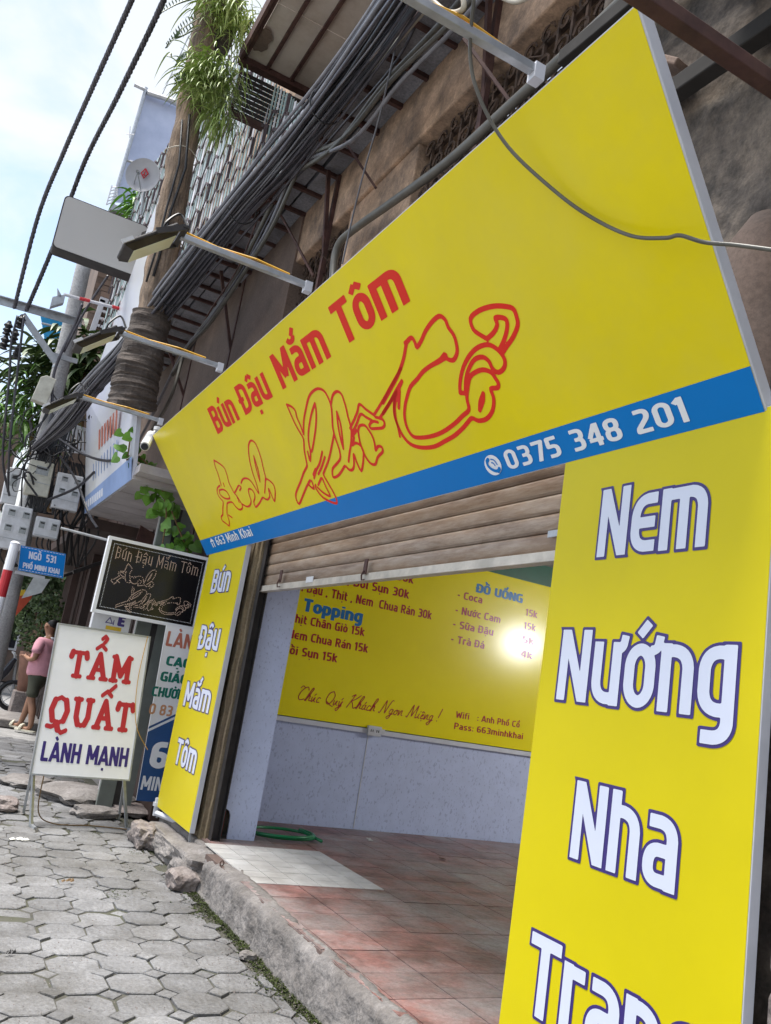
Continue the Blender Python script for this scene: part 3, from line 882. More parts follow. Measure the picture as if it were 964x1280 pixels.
mb = MB(); mb.box((2.47, 7.125, 1.068), (6.2, 7.158, 1.112))
trunking = mb.build('cable_trunking', M['edge'], bevel=.004)
tag(trunking, 'long white plastic cable trunking under the yellow menu board', 'trunking')
sk = thing('socket_box', 'small white wall socket box under the middle of the menu board', 'socket', (3.751, 7.120, 1.103))
sx, sy, sz = sk.location
mb = MB(); mb.box((sx-.07, 7.09, sz-.05), (sx+.07, 7.124, sz+.04)); mb.build('box', M['whitebox'], sk, bevel=.006)
mb = MB()
for dx in (-.04, -.02, .02, .04): mb.box((sx+dx-.004, 7.088, sz-.015), (sx+dx+.004, 7.0895, sz+.008))
mb.build('socket_hole', M['black'], sk)
mb = MB(); mb.box((sx+.07, 7.1, sz-.02), (sx+.11, 7.124, sz+.02)); mb.build('cable_cover', M['whitebox'], sk)

# speckled pier at the left end of the opening, with a notch at its foot
pr = thing('panelled_pier', 'narrow pier clad in speckled lilac panel at the left of the shop opening', 'pier', (2.13, 6.27, .215))
mb = MB()
mb.prism([(2.118, 6.268, .43), (2.135, 6.268, .43), (2.19, 6.268, .43), (2.215, 6.268, .415), (2.23, 6.268, .38), (2.235, 6.268, .215), (2.45, 6.268, .215), (2.45, 6.268, 3.05), (2.118, 6.268, 3.05)], (0, .02, 0))
mb.build('front_panel', M['speckle'], pr)
mb = MB(); mb.box((2.43, 6.289, .214), (2.449, 7.157, 3.05)); mb.build('side_panel', M['speckle'], pr)
mb = MB(); mb.box((2.13, 6.42, .214), (2.428, 7.157, 3.05)); mb.build('core', M['dirtywall'], pr)
mb = MB(); mb.tube([(2.2, 6.36, .2), (2.2, 6.36, .40)], .022, 10); mb.build('red_pipe', M['redpaint'], pr)

# hose
hp = []
cx, cy = 2.74, 6.50
for k in range(41):
    a = k/40*2*math.pi*1.75 + 2.2; r_ = .21 + .02*math.sin(a*1.3) + .02*(k/40)
    hp.append((cx + r_*1.25*math.cos(a), cy + r_*.85*math.sin(a), .238 + .014*(k/40)*2))
hp.append((cx + .30, cy - .16, .24))
mb = MB(); mb.tube(spline(hp, 3), .0125, 8)
hs = mb.build('garden_hose', M['hose'], smooth=True)
tag(hs, 'coiled green garden hose lying on the floor beside the speckled pier', 'hose')
for (px_, nm, lb) in (((3.626, 6.641, 0.226), 'litter', 'small pale scrap of rubbish on the red tiles near the back panel'), ((4.002, 6.068, 0.226), 'dry_leaf', 'curled brown dry leaf on the red tiles in mid floor')):
    mb = MB(); x, y, z = px_
    for k in range(5):
        a = rnd.uniform(0, 6.28); mb.bar((x + .03*math.cos(a), y+.02*math.sin(a), z), (x - .03*math.cos(a), y-.02*math.sin(a), z+.012), .018, .003)
    tag(mb.build(nm, M['rubbish' if nm == 'litter' else 'stem']), lb, nm.replace('_', ' '))

# ceiling bulb whose reflection shows on the menu board
bl = thing('ceiling_bulb', 'lit round bulb hanging inside the shop, seen mirrored in the menu board', 'light bulb', (7.42, 4.3, 2.6))
mb = MB(); mb.lathe([(.001, -.05), (.035, -.04), (.05, 0), (.035, .04), (.02, .07), (.001, .075)], (7.42, 4.3, 2.6), 16); mb.build('bulb', M['litbulb'], bl, smooth=True)
mb = MB(); mb.tube([(7.42, 4.3, 2.67), (7.42, 4.3, 3.05)], .006, 6); mb.build('flex', M['black'], bl)
ld = bpy.data.lights.new('bulb_light', 'POINT'); ld.energy = 30; ld.shadow_soft_size = .12; ld.specular_factor = .35; ld.color = (1, 1, 1)
lo = bpy.data.objects.new('bulb_light', ld); C.objects.link(lo); lo.location = (7.42, 4.3, 2.5)

# ================================================================== SHOPFRONT
# brown stained pier with ridges, guide rail, house number
bp_ = thing('brown_pier', 'dark brown stained pier between the narrow yellow panel and the shutter rail', 'pier', (2.03, 6.75, 0))
for k, (y0, y1, x) in enumerate([(6.225, 6.27, 2.055), (6.27, 6.33, 2.030), (6.33, 6.37, 2.05), (6.37, 6.52, 2.035), (6.52, 6.80, 2.042), (6.80, 7.36, 2.036)]):
    mb = MB(); n = 40
    for j in range(n + 1):
        z = .19 + 3.1*j/n; d_ = nz((x, y0*3, z), 4)*.010 + nz((x, y0*3, z), 15)*.006
        mb.v += [(2.128, y0 + .001, z), (x + d_, y0 + .001, z), (x + d_, y1 - .001, z), (2.128, y1 - .001, z)]
    for j in range(n):
        for i in range(3): mb.f.append((j*4+i, j*4+i+1, j*4+i+5, j*4+i+4)); mb.mi.append(0)
    mb.build('ridge', M['pier'], bp_)
p535 = (2.028, 6.513, 1.973)
mb = MB(); mb.box((2.020, p535[1]-.07, p535[2]-.045), (2.027, p535[1]+.07, p535[2]+.045)); pp = mb.build('number_plate', M['darksteel'], bp_)
print_text('535', Plane((2.020, p535[1]+.055, p535[2]-.022), (0, -1, 0), (0, 0, 1)), 0, 0, .11, .045, M['cream'], pp, res=20)

rs = thing('roller_shutter', 'brown weathered steel roller shutter raised above the shop opening', 'roller shutter', (2.11, 4.0, 2.05))
mb = MB(); mb.box((2.07, 6.135, .205), (2.075, 6.205, 2.75)); mb.box((2.075, 6.195, .205), (2.14, 6.205, 2.75)); mb.box((2.135, 6.135, .205), (2.14, 6.195, 2.75))
mb.build('guide_rail', M['darksteel'], rs)
mb = MB(); mb.box((2.07, 1.66, .205), (2.075, 1.72, 2.75)); mb.box((2.075, 1.66, .205), (2.14, 1.67, 2.75)); mb.build('guide_rail', M['darksteel'], rs)
PS = .083
mb = MB()
pf = []
for k in range(9):
    t = k/8; pf.append((2.112 - .007*math.sin(math.pi*t)**.5, .004 + (PS-.008)*t))
pf = [(2.118, .0)] + pf + [(2.118, PS - .001), (2.124, PS-.001), (2.124, 0)]
mb.prism([(x, 6.19, z) for x, z in pf], (0, -4.5, 0))
s0 = mb.build('slat', M['shutter'], rs); s0.location = Vector((0, 0, 2.088)); 
s0.location = Vector((0, 0, 2.088))
for k in range(1, 9): inst(s0, rs, (0, 0, 2.088 + PS*k))
mb = MB(); mb.box((2.088, 1.69, 2.045), (2.13, 6.19, 2.086)); mb.box((2.082, 1.69, 2.040), (2.135, 6.19, 2.047)); mb.build('bottom_bar', M['shutterbar'], rs, bevel=.002)
for (x_, y_) in ((350, 722), (456, 712)):
    c_ = (2.080, 5.744, 2.092) if x_ == 350 else (2.080, 4.361, 2.077)
    mb = MB(); mb.box((2.074, c_[1]-.02, c_[2]-.0), (2.081, c_[1]+.02, c_[2]+.09)); mb.tube([(2.07, c_[1], c_[2]+.02), (2.06, c_[1], c_[2]-.01), (2.07, c_[1]+.01, c_[2]-.035), (2.085, c_[1], c_[2]-.03)], .005, 6)
    mb.build('latch', M['rust'], rs)
c_ = (2.084, 5.200, 2.090)
mb = MB(); mb.box((2.084, c_[1]-.06, c_[2]-.022), (2.0865, c_[1]+.06, c_[2]+.018)); mb.build('paper_label', M['paper'], rs)
c_ = (2.090, 2.686, 2.158)
mb = MB(); mb.box((2.088, c_[1]-.035, c_[2]-.014), (2.094, c_[1]+.035, c_[2]+.014)); mb.build('maker_plate', M['galv'], rs)
mb = MB(); mb.box((2.15, 1.5, 2.55), (2.45, 6.27, 3.05)); mb.build('shutter_box', M['darksteel'], rs)

# facade above the shop and its pier to the right
mb = MB(); mb.box((2.2501, -3, 2.7), (2.9, 6.22, 3.6)); mb.build('facade_lower_wall', M['dirtywall'], kind='structure')

# ================================================================== SIGNS
def upright_panel(name, label, y_far, y_near, z0, z1, X=1.95, th=.04):
    t = thing(name, label, 'sign', (X, (y_far+y_near)/2, z0))
    mb = MB(); mb.box((X + .0015, y_near, z0), (X + th, y_far, z1)); mb.build('panel_edge', M['edge'], t, bevel=.002)
    mb = MB(); mb.quad((X, y_far-.003, z0+.003), (X, y_near+.003, z0+.003), (X, y_near+.003, z1-.003), (X, y_far-.003, z1-.003))
    mb.build('panel_face', M['yellow_panel_darkened'], t)
    return t, Plane((X, y_far, 0), (0, -1, 0), (0, 0, 1))
OUTL = (M['navy'], .040)
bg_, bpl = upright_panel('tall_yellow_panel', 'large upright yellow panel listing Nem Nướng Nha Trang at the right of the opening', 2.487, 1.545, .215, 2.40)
for t, u0, u1, z, h in (('Nem', .235, .715, 1.995, .245), ('Nướng', .105, .86, 1.495, .245), ('Nha', .26, .705, 1.005, .24), ('Trang', .125, .85, .505, .24)):
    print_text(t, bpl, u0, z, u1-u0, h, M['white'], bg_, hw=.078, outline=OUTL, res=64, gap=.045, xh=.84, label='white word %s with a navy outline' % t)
mb = MB(); mb.bar((1.99, 1.60, .30), (2.06, 1.60, .30), .03); mb.bar((1.99, 1.60, 2.2), (2.25, 1.60, 2.2), .03); mb.bar((1.99, 2.40, .30), (2.06, 2.40, .30), .03)
mb.build('bracket', M['galv'], bg_)
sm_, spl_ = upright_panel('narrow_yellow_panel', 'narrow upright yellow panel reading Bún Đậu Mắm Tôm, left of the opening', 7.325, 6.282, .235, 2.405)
OUTL2 = (M['navy'], .042)
for t, u0, u1, z, h in (('Bún', .29, .80, 2.03, .20), ('Đậu', .25, .83, 1.555, .20), ('Mắm', .17, .92, 1.08, .20), ('Tôm', .26, .87, .625, .20)):
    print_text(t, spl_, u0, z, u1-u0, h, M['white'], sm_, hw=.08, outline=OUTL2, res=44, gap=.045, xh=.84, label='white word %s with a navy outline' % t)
mb = MB(); mb.bar((1.965, 6.31, .235), (1.975, 6.30, .12), .014); mb.bar((1.965, 7.28, .235), (1.96, 7.28, .15), .014); mb.build('support_rod', M['galv'], sm_)
mb = MB(); mb.tube([(1.93, 7.20, .20), (2.03, 6.9, .20)], .022, 8); mb.tube([(1.96, 7.33, .16), (1.955, 7.33, .30)], .026, 8); mb.lathe([(.001, 0), (.035, 0), (.035, .03), (.001, .03)], (1.955, 7.33, .235), 10)
wp = mb.build('water_pipe_stub', M['edge'], smooth=False)
tag(wp, 'white plastic water pipe stub lying under the narrow yellow panel', 'pipe')

# big tilted signboard
SO = Vector((1.95, 7.37, 2.385)); SV = Vector((-.69, 0, .95)).normalized()
sp_ = Plane(SO, (0, -1, 0), SV)
SH = 1.1741; SL = 5.80
sg = thing('shop_signboard', 'huge tilted yellow signboard with red lettering and a blue band over the shutter', 'sign', tuple(SO))
P_ = sp_.P
cor = [(-.03, 0), (SL-.02, -.004), (SL + .045, SH + .01), (-.08, SH)]
mb = MB(); mb.prism([P_(a, b, -.001) for a, b in cor], sp_.n * -.045); mb.build('board', M['edge'], sg, bevel=.003)
ins = [(-.025, .004), (SL-.026, .0), (SL + .038, SH + .005), (-.074, SH - .004)]
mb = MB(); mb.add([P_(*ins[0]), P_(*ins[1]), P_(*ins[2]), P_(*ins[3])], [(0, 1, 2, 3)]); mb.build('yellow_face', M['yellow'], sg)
mb = MB(); mb.add([P_(-.025, .004, .001), P_(SL-.026, .0, .001), P_(SL-.019, .140, .001), P_(-.032, .148, .001)], [(0, 1, 2, 3)]); mb.build('blue_band', M['blue'], sg)
print_text('Bún Đậu', sp_, 1.475, .850, 1.155, .20, M['red'], sg, hw=.088, res=50, gap=.06, xh=.82)
print_text('Mắm', sp_, 2.80, .852, .70, .21, M['red'], sg, hw=.088, res=50, gap=.06, xh=.82)
print_text('Tôm', sp_, 3.66, .858, .68, .21, M['red'], sg, hw=.088, res=50, gap=.06, xh=.82)
print_text('0375 348 201', sp_, 4.545, .031, .975, .085, M['signwhite_lightened'], sg, hw=.085, res=40, gap=.09, lift=.003)
print_text('663 Minh Khai', sp_, .40, .060, .92, .078, M['signwhite_lightened'], sg, hw=.08, res=30, gap=.09, lift=.003)
# little house mark and telephone roundel
mb = MB(); q = [(.24, .105), (.36, .105), (.30, .14)]
mb.add([P_(a, b, .003) for a, b in q], [(0, 1, 2)]); mb.add([P_(a, b, .003) for a, b in [(.26, .055), (.285, .055), (.285, .1), (.26, .1)]], [(0, 1, 2, 3)])
mb.add([P_(a, b, .003) for a, b in [(.315, .055), (.34, .055), (.34, .1), (.315, .1)]], [(0, 1, 2, 3)]); mb.build('house_mark', M['signwhite_lightened'], sg)
mb = MB(); mb.add([P_(4.452 + .056*math.cos(a*math.pi/16), .070 + .046*math.sin(a*math.pi/16), .003) for a in range(32)], [tuple(range(32))]); mb.build('telephone_roundel', M['signwhite_lightened'], sg)
print_curves([[(4.424, .095), (4.420, .075), (4.435, .055), (4.46, .042), (4.482, .042)]], sp_, .007, M['blue'], sg, cell=.002, name='handset', lift=.005)
for pl in ([(4.424, .093), (4.436, .099)], [(4.474, .038), (4.487, .048)]):
    print_curves([pl], sp_, .009, M['blue'], sg, cell=.002, name='handset_end', lift=.0045)
print_curves([[(4.452, .082), (4.462, .078), (4.468, .066)], [(4.455, .097), (4.474, .09), (4.484, .068)]], sp_, .0028, M['blue'], sg, cell=.0015, name='handset_waves', lift=.005)

TR_ANH = [[(1.169, 0.703), (1.242, 0.666), (1.310, 0.619), (1.314, 0.569), (1.280, 0.498), (1.288, 0.451), (1.302, 0.412), (1.388, 0.432), (1.453, 0.448), (1.483, 0.428), (1.428, 0.411)],
    [(1.518, 0.456), (1.572, 0.474), (1.628, 0.477), (1.691, 0.460), (1.728, 0.423), (1.749, 0.373), (1.767, 0.338), (1.799, 0.415), (1.812, 0.484), (1.847, 0.563), (1.888, 0.618), (1.946, 0.669), (2.018, 0.688), (2.067, 0.665), (2.075, 0.616), (2.063, 0.557), (2.046, 0.519), (2.018, 0.462), (1.995, 0.418), (1.873, 0.325)],
    [(1.169, 0.703), (1.139, 0.654), (1.130, 0.593), (1.109, 0.542), (1.096, 0.508)],
    [(1.066, 0.509), (0.992, 0.501), (0.941, 0.473), (0.937, 0.433), (0.969, 0.400), (0.977, 0.379), (0.903, 0.333), (0.847, 0.291), (0.787, 0.278), (0.775, 0.246), (0.834, 0.215), (0.880, 0.189), (0.930, 0.224), (0.942, 0.263), (0.953, 0.286), (1.034, 0.347), (1.076, 0.361), (1.173, 0.353), (1.208, 0.308), (1.262, 0.279), (1.325, 0.281), (1.355, 0.300), (1.345, 0.336), (1.328, 0.376), (1.300, 0.407)],
    [(1.011, 0.478), (1.090, 0.472), (1.145, 0.450), (1.164, 0.419), (1.160, 0.389), (1.083, 0.394), (1.011, 0.422), (0.984, 0.454), (1.011, 0.478)],
    [(1.367, 0.310), (1.431, 0.282), (1.506, 0.282), (1.567, 0.312), (1.578, 0.358), (1.609, 0.393), (1.660, 0.386), (1.685, 0.353), (1.662, 0.320), (1.606, 0.295), (1.597, 0.271), (1.608, 0.255), (1.713, 0.275), (1.801, 0.300), (1.841, 0.284), (1.878, 0.275), (1.931, 0.289), (1.954, 0.320), (1.973, 0.342), (1.976, 0.296), (1.978, 0.248), (2.023, 0.275), (2.069, 0.317), (2.080, 0.356), (2.045, 0.389), (2.007, 0.409), (1.975, 0.400)],
    [(1.956, 0.588), (1.922, 0.535), (1.893, 0.470), (1.875, 0.410)],
    [(1.956, 0.588), (1.945, 0.538), (1.921, 0.472), (1.875, 0.410)],
    [(1.158, 0.514), (1.152, 0.488)],
    [(1.319, 0.378), (1.317, 0.332)],
    [(0.971, 0.271), (1.030, 0.242)]]
TR_PHO = [[(2.766, 0.765), (2.819, 0.738), (2.843, 0.704), (2.828, 0.670), (2.831, 0.618), (2.823, 0.565)],
    [(2.766, 0.765), (2.767, 0.710), (2.771, 0.632), (2.788, 0.577), (2.795, 0.533), (2.745, 0.474), (2.708, 0.403), (2.691, 0.380), (2.608, 0.350), (2.507, 0.304), (2.410, 0.265), (2.348, 0.227), (2.351, 0.176), (2.464, 0.220), (2.567, 0.263), (2.657, 0.293)],
    [(2.823, 0.561), (2.894, 0.629), (2.991, 0.689), (3.064, 0.728), (3.131, 0.747), (3.216, 0.748), (3.273, 0.722), (3.289, 0.683), (3.286, 0.633), (3.252, 0.579), (3.208, 0.526), (3.192, 0.486), (3.181, 0.436), (3.173, 0.389), (3.145, 0.347), (3.079, 0.326), (3.002, 0.307), (2.967, 0.262), (3.036, 0.260), (3.109, 0.280), (3.163, 0.297), (3.188, 0.271), (3.223, 0.262), (3.265, 0.281), (3.312, 0.339), (3.309, 0.292), (3.316, 0.240), (3.361, 0.267), (3.396, 0.299), (3.425, 0.332), (3.423, 0.367), (3.386, 0.390), (3.329, 0.390)],
    [(3.286, 0.633), (3.351, 0.675), (3.412, 0.681), (3.444, 0.656), (3.442, 0.617), (3.431, 0.574), (3.415, 0.533), (3.407, 0.496), (3.393, 0.462), (3.338, 0.404), (3.272, 0.354), (3.222, 0.312)],
    [(3.192, 0.486), (3.074, 0.409), (2.990, 0.359), (2.886, 0.311), (2.860, 0.294), (2.872, 0.245), (2.888, 0.192), (2.896, 0.139), (2.874, 0.110), (2.802, 0.131), (2.723, 0.173), (2.688, 0.231), (2.702, 0.255)],
    [(3.118, 0.686), (3.031, 0.647), (2.942, 0.593), (2.875, 0.541), (2.837, 0.490), (2.832, 0.448), (2.925, 0.505), (3.015, 0.569), (3.085, 0.634), (3.118, 0.686)],
    [(3.320, 0.586), (3.278, 0.526), (3.243, 0.455), (3.223, 0.389)],
    [(3.320, 0.586), (3.309, 0.527), (3.270, 0.457), (3.223, 0.389)],
    [(3.387, 0.474), (3.465, 0.506), (3.531, 0.536), (3.581, 0.566), (3.623, 0.527), (3.676, 0.483)],
    [(3.378, 0.445), (3.463, 0.476), (3.551, 0.517), (3.593, 0.491), (3.637, 0.463)],
    [(3.681, 0.471), (3.734, 0.448), (3.743, 0.424), (3.712, 0.407), (3.650, 0.416), (3.599, 0.427), (3.592, 0.446), (3.640, 0.457), (3.686, 0.442)],
    [(3.461, 0.447), (3.496, 0.465), (3.547, 0.456), (3.570, 0.419), (3.578, 0.384), (3.571, 0.348), (3.553, 0.315), (3.592, 0.329), (3.625, 0.319), (3.617, 0.295), (3.573, 0.285), (3.537, 0.273), (3.493, 0.247), (3.450, 0.260), (3.427, 0.298), (3.424, 0.340), (3.432, 0.392), (3.461, 0.447)],
    [(2.965, 0.422), (2.870, 0.365), (2.792, 0.336), (2.718, 0.296)],
    [(2.970, 0.388), (2.886, 0.345), (2.796, 0.309)],
    [(2.790, 0.345), (2.726, 0.317)],
    [(2.657, 0.293), (2.607, 0.275), (2.658, 0.236), (2.671, 0.286)],
    [(2.812, 0.281), (2.737, 0.249)],
    [(2.714, 0.236), (2.763, 0.193), (2.831, 0.162), (2.826, 0.218), (2.825, 0.278)],
    [(2.781, 0.458), (2.760, 0.406)],
    [(3.676, 0.483), (3.816, 0.530), (3.943, 0.577), (4.071, 0.623)],
    [(3.715, 0.456), (3.846, 0.498), (3.959, 0.538)],
    [(3.392, 0.423), (3.346, 0.387)],
    [(3.959, 0.538), (3.894, 0.490), (3.857, 0.437), (3.848, 0.383), (3.830, 0.334)],
    [(2.834, 0.490), (2.812, 0.444), (2.765, 0.401)],
    [(3.383, 0.433), (3.447, 0.450)]]
TR_CO = [[(3.803, 0.518), (3.955, 0.575), (4.036, 0.609), (4.118, 0.655), (4.175, 0.700), (4.203, 0.717), (4.244, 0.719), (4.253, 0.694), (4.253, 0.671), (4.307, 0.688), (4.358, 0.712), (4.427, 0.732), (4.490, 0.737), (4.519, 0.711), (4.519, 0.677), (4.534, 0.637), (4.527, 0.597), (4.510, 0.567), (4.471, 0.547), (4.440, 0.556), (4.419, 0.570), (4.360, 0.569), (4.301, 0.570), (4.227, 0.563), (4.165, 0.546), (4.086, 0.528), (4.026, 0.493), (3.978, 0.457), (3.937, 0.410), (3.923, 0.356), (3.938, 0.316), (3.977, 0.297), (4.075, 0.281), (4.185, 0.279), (4.302, 0.295), (4.379, 0.314), (4.439, 0.329), (4.455, 0.376), (4.496, 0.423), (4.531, 0.452), (4.574, 0.461), (4.629, 0.457), (4.670, 0.434), (4.683, 0.403), (4.688, 0.381), (4.673, 0.367), (4.630, 0.373), (4.626, 0.339), (4.609, 0.309), (4.577, 0.282), (4.527, 0.265), (4.471, 0.270), (4.436, 0.290), (4.392, 0.278), (4.344, 0.263), (4.268, 0.246), (4.182, 0.237), (4.080, 0.230), (3.975, 0.246), (3.895, 0.280), (3.858, 0.333), (3.852, 0.397), (3.871, 0.450), (3.906, 0.491), (3.984, 0.543), (4.036, 0.569)],
    [(3.764, 0.471), (3.866, 0.505), (3.960, 0.542), (4.024, 0.565)],
    [(4.425, 0.409), (4.442, 0.437), (4.474, 0.471), (4.523, 0.507), (4.590, 0.536), (4.655, 0.547), (4.716, 0.539), (4.753, 0.513), (4.774, 0.480), (4.776, 0.450), (4.752, 0.427), (4.711, 0.422), (4.688, 0.446), (4.684, 0.477), (4.659, 0.503), (4.607, 0.510), (4.554, 0.491), (4.503, 0.456), (4.466, 0.409), (4.467, 0.398), (4.425, 0.409)],
    [(4.724, 0.561), (4.693, 0.589), (4.667, 0.620), (4.675, 0.662), (4.727, 0.673), (4.780, 0.670), (4.836, 0.659), (4.886, 0.641), (4.930, 0.616), (4.932, 0.584), (4.921, 0.553), (4.872, 0.521), (4.818, 0.500), (4.779, 0.484)],
    [(4.776, 0.503), (4.820, 0.528), (4.857, 0.559), (4.873, 0.588), (4.854, 0.606), (4.817, 0.617), (4.814, 0.592), (4.779, 0.571), (4.724, 0.561)],
    [(4.573, 0.368), (4.533, 0.342), (4.507, 0.309)],
    [(4.573, 0.368), (4.553, 0.340), (4.507, 0.309)],
    [(4.432, 0.580), (4.370, 0.573), (4.301, 0.570)],
    [(4.424, 0.586), (4.382, 0.573)],
    [(3.985, 0.535), (3.920, 0.463)],
    [(4.178, 0.714), (4.217, 0.717)]]
print_curves(TR_ANH, sp_, .0075, M['red'], sg, cell=.0055)
print_curves(TR_PHO, sp_, .0085, M['red'], sg, cell=.0055)
print_curves(TR_CO, sp_, .0105, M['red'], sg, cell=.0055)
mb = MB()
for u_ in (.1, 1.5, 2.9, 4.3, 5.6):
    mb.bar(P_(u_, .02, -.06), P_(u_, SH-.02, -.06), .03)
    if u_ < 5: mb.bar(P_(u_, SH-.05, -.07), (2.25, 7.37-u_, 3.25), .03)
mb.bar(P_(0, SH-.04, -.06), P_(SL, SH-.04, -.06), .03); mb.bar(P_(0, .04, -.06), P_(SL, .04, -.06), .03)
mb.build('support_frame', M['darksteel'], sg)
# ---- black LED sign of the same shop, hung across the pavement edge
led = thing('led_sign', 'black LED board in a white frame with dotted lettering beside the narrow yellow panel', 'sign', (1.65, 7.9, 1.74))
LX0, LX1, LZ0, LZ1 = 1.165, 2.12, 1.735, 2.435
mb = MB(); mb.box((LX0+.02, 7.902, LZ0+.02), (LX1-.02, 7.96, LZ1-.02)); mb.build('board', M['ledboard'], led)
for a, b in (((LX0, 7.89, LZ0), (LX1, 7.965, LZ0+.03)), ((LX0, 7.89, LZ1-.03), (LX1, 7.965, LZ1)), ((LX0, 7.889, LZ0+.03), (LX0+.03, 7.964, LZ1-.03)), ((LX1-.03, 7.889, LZ0+.03), (LX1, 7.964, LZ1-.03))):
    mb = MB(); mb.box(a, b); mb.build('frame_rail', M['bannerwhite'], led)
dots = MB(); seen = set()
def dot(x, z, r_=.004):
    k = (round(x/.008), round(z/.008))
    if k in seen: return
    seen.add(k)
    dots.add([(x + r_*math.cos(a), 7.8985, z + r_*math.sin(a)) for a in [i*math.pi/3 for i in range(6)]], [tuple(range(6))[::-1]])
def dotline(pl, step=.011, r_=.004):
    acc = 0
    for (x0, z0), (x1, z1) in zip(pl[:-1], pl[1:]):
        L_ = math.hypot(x1-x0, z1-z0); n = max(1, int(L_/step))
        for i in range(n + 1): dot(x0 + (x1-x0)*i/n, z0 + (z1-z0)*i/n, r_)
st, W = text_strokes('Bún Đậu Mắm Tôm', .1)
for pl, mk in st: dotline([(1.255 + a*(.78/W), 2.245 + b*.11) for a, b in pl], .009)
def remap(T_, x0, x1, z0, z1):
    xs = [p[0] for pl in T_ for p in pl]; zs = [p[1] for pl in T_ for p in pl]
    for pl in T_:
        q = [(x0 + (a-min(xs))/(max(xs)-min(xs))*(x1-x0), z0 + (b-min(zs))/(max(zs)-min(zs))*(z1-z0)) for a, b in pl]
        dotline(q, .010)
remap(TR_ANH, 1.27, 1.65, 2.015, 2.22)
remap(TR_PHO + TR_CO, 1.36, 2.03, 1.79, 2.02)
dots.build('led_lettering', M['leddot'], led)
dots = MB(); seen = set()
n = 62
for i in range(n + 1):
    for z in (LZ0 + .06, LZ1 - .06): dot(LX0 + .06 + (LX1-LX0-.12)*i/n, z, .0036)
for i in range(44):
    for x in (LX0 + .06, LX1 - .06): dot(x, LZ0 + .06 + (LZ1-LZ0-.12)*i/44, .0036)
dots.build('led_border', M['bannerwhite'], led)
mb = MB(); mb.tube([(0.755, 8.020, 2.420), (1.2, 7.99, 2.40)], .012, 8); mb.tube([(1.2, 7.985, 2.40), (2.1, 7.985, 2.42)], .012, 8); mb.build('hanger_tube', M['galv'], led)

# ---- A-frame sign
af = thing('pavement_sign', 'white standing pavement sign reading Tẩm Quất Lành Mạnh on metal legs', 'sign', (1.33, 7.4, 0))
apl = Plane((.93, 7.4, .385), (.9975, .06, .028), (-.035, .17, 1.0))
AW, AH = .775, 1.20
A_ = apl.P
# Plane normal must face the street side
mb = MB(); mb.prism([A_(0, 0, -.001), A_(AW, 0, -.001), A_(AW, AH, -.001), A_(0, AH, -.001)], apl.n * -.025); mb.build('board', M['bannerwhite'], af)
for a, b, c_, d_ in ((-.012, -.012, AW+.012, 0), (-.012, AH, AW+.012, AH+.014), (-.012, 0, 0, AH), (AW, 0, AW+.012, AH)):
    mb = MB(); mb.prism([A_(a, b, .006), A_(c_, b, .006), A_(c_, d_, .006), A_(a, d_, .006)], apl.n * -.035); mb.build('frame_rail', M['galv'], af)
mb = MB(); mb.bar(A_(.02, .0, -.03), (1.01, 7.33, 0), .022); mb.bar((1.01, 7.33, .012), (1.03, 7.22, .010), .02); mb.build('leg', M['galv'], af)
mb = MB(); mb.bar(A_(AW-.03, .0, -.03), (1.79, 7.50, 0), .022); mb.bar((1.79, 7.5, .012), (1.85, 7.33, .010), .022); mb.build('leg', M['galv'], af)
mb = MB(); mb.bar(A_(.02, AH-.05, -.03), (1.0, 7.86, 0), .02); mb.build('leg', M['galv'], af)
mb = MB(); mb.bar(A_(AW-.03, AH-.05, -.03), (1.80, 7.92, 0), .02); mb.build('leg', M['galv'], af)
# slab-serif letters
SB = {
 'T': (.80, '.08,.88 .72,.88|.06,.74 .10,.88|.74,.74 .70,.88|.40,.1 .40,.85|.24,.08 .56,.08'),
 'A': (.92, '.46,.9 .20,.12|.46,.9 .74,.12|.30,.38 .62,.38|.06,.08 .32,.08|.60,.08 .88,.08'),
 'M': (1.04, '.22,.1 .22,.88|.82,.1 .82,.88|.22,.9 .52,.28|.82,.9 .52,.28|.08,.08 .36,.08|.68,.08 .96,.08|.10,.9 .24,.9|.80,.9 .94,.9'),
 'Q': (.92, '.45,.9 .22,.8 .12,.5 .22,.2 .45,.1 .68,.2 .78,.5 .68,.8 .45,.9|.42,.1 .50,-.08 .66,-.18 .85,-.10|.42,.06 .22,-.02 .04,-.0'),
 'U': (.90, '.22,.88 .22,.35 .32,.14 .47,.09 .62,.14 .72,.35 .72,.88|.08,.9 .36,.9|.60,.9 .86,.9'),
 ' ': (.3, '')}
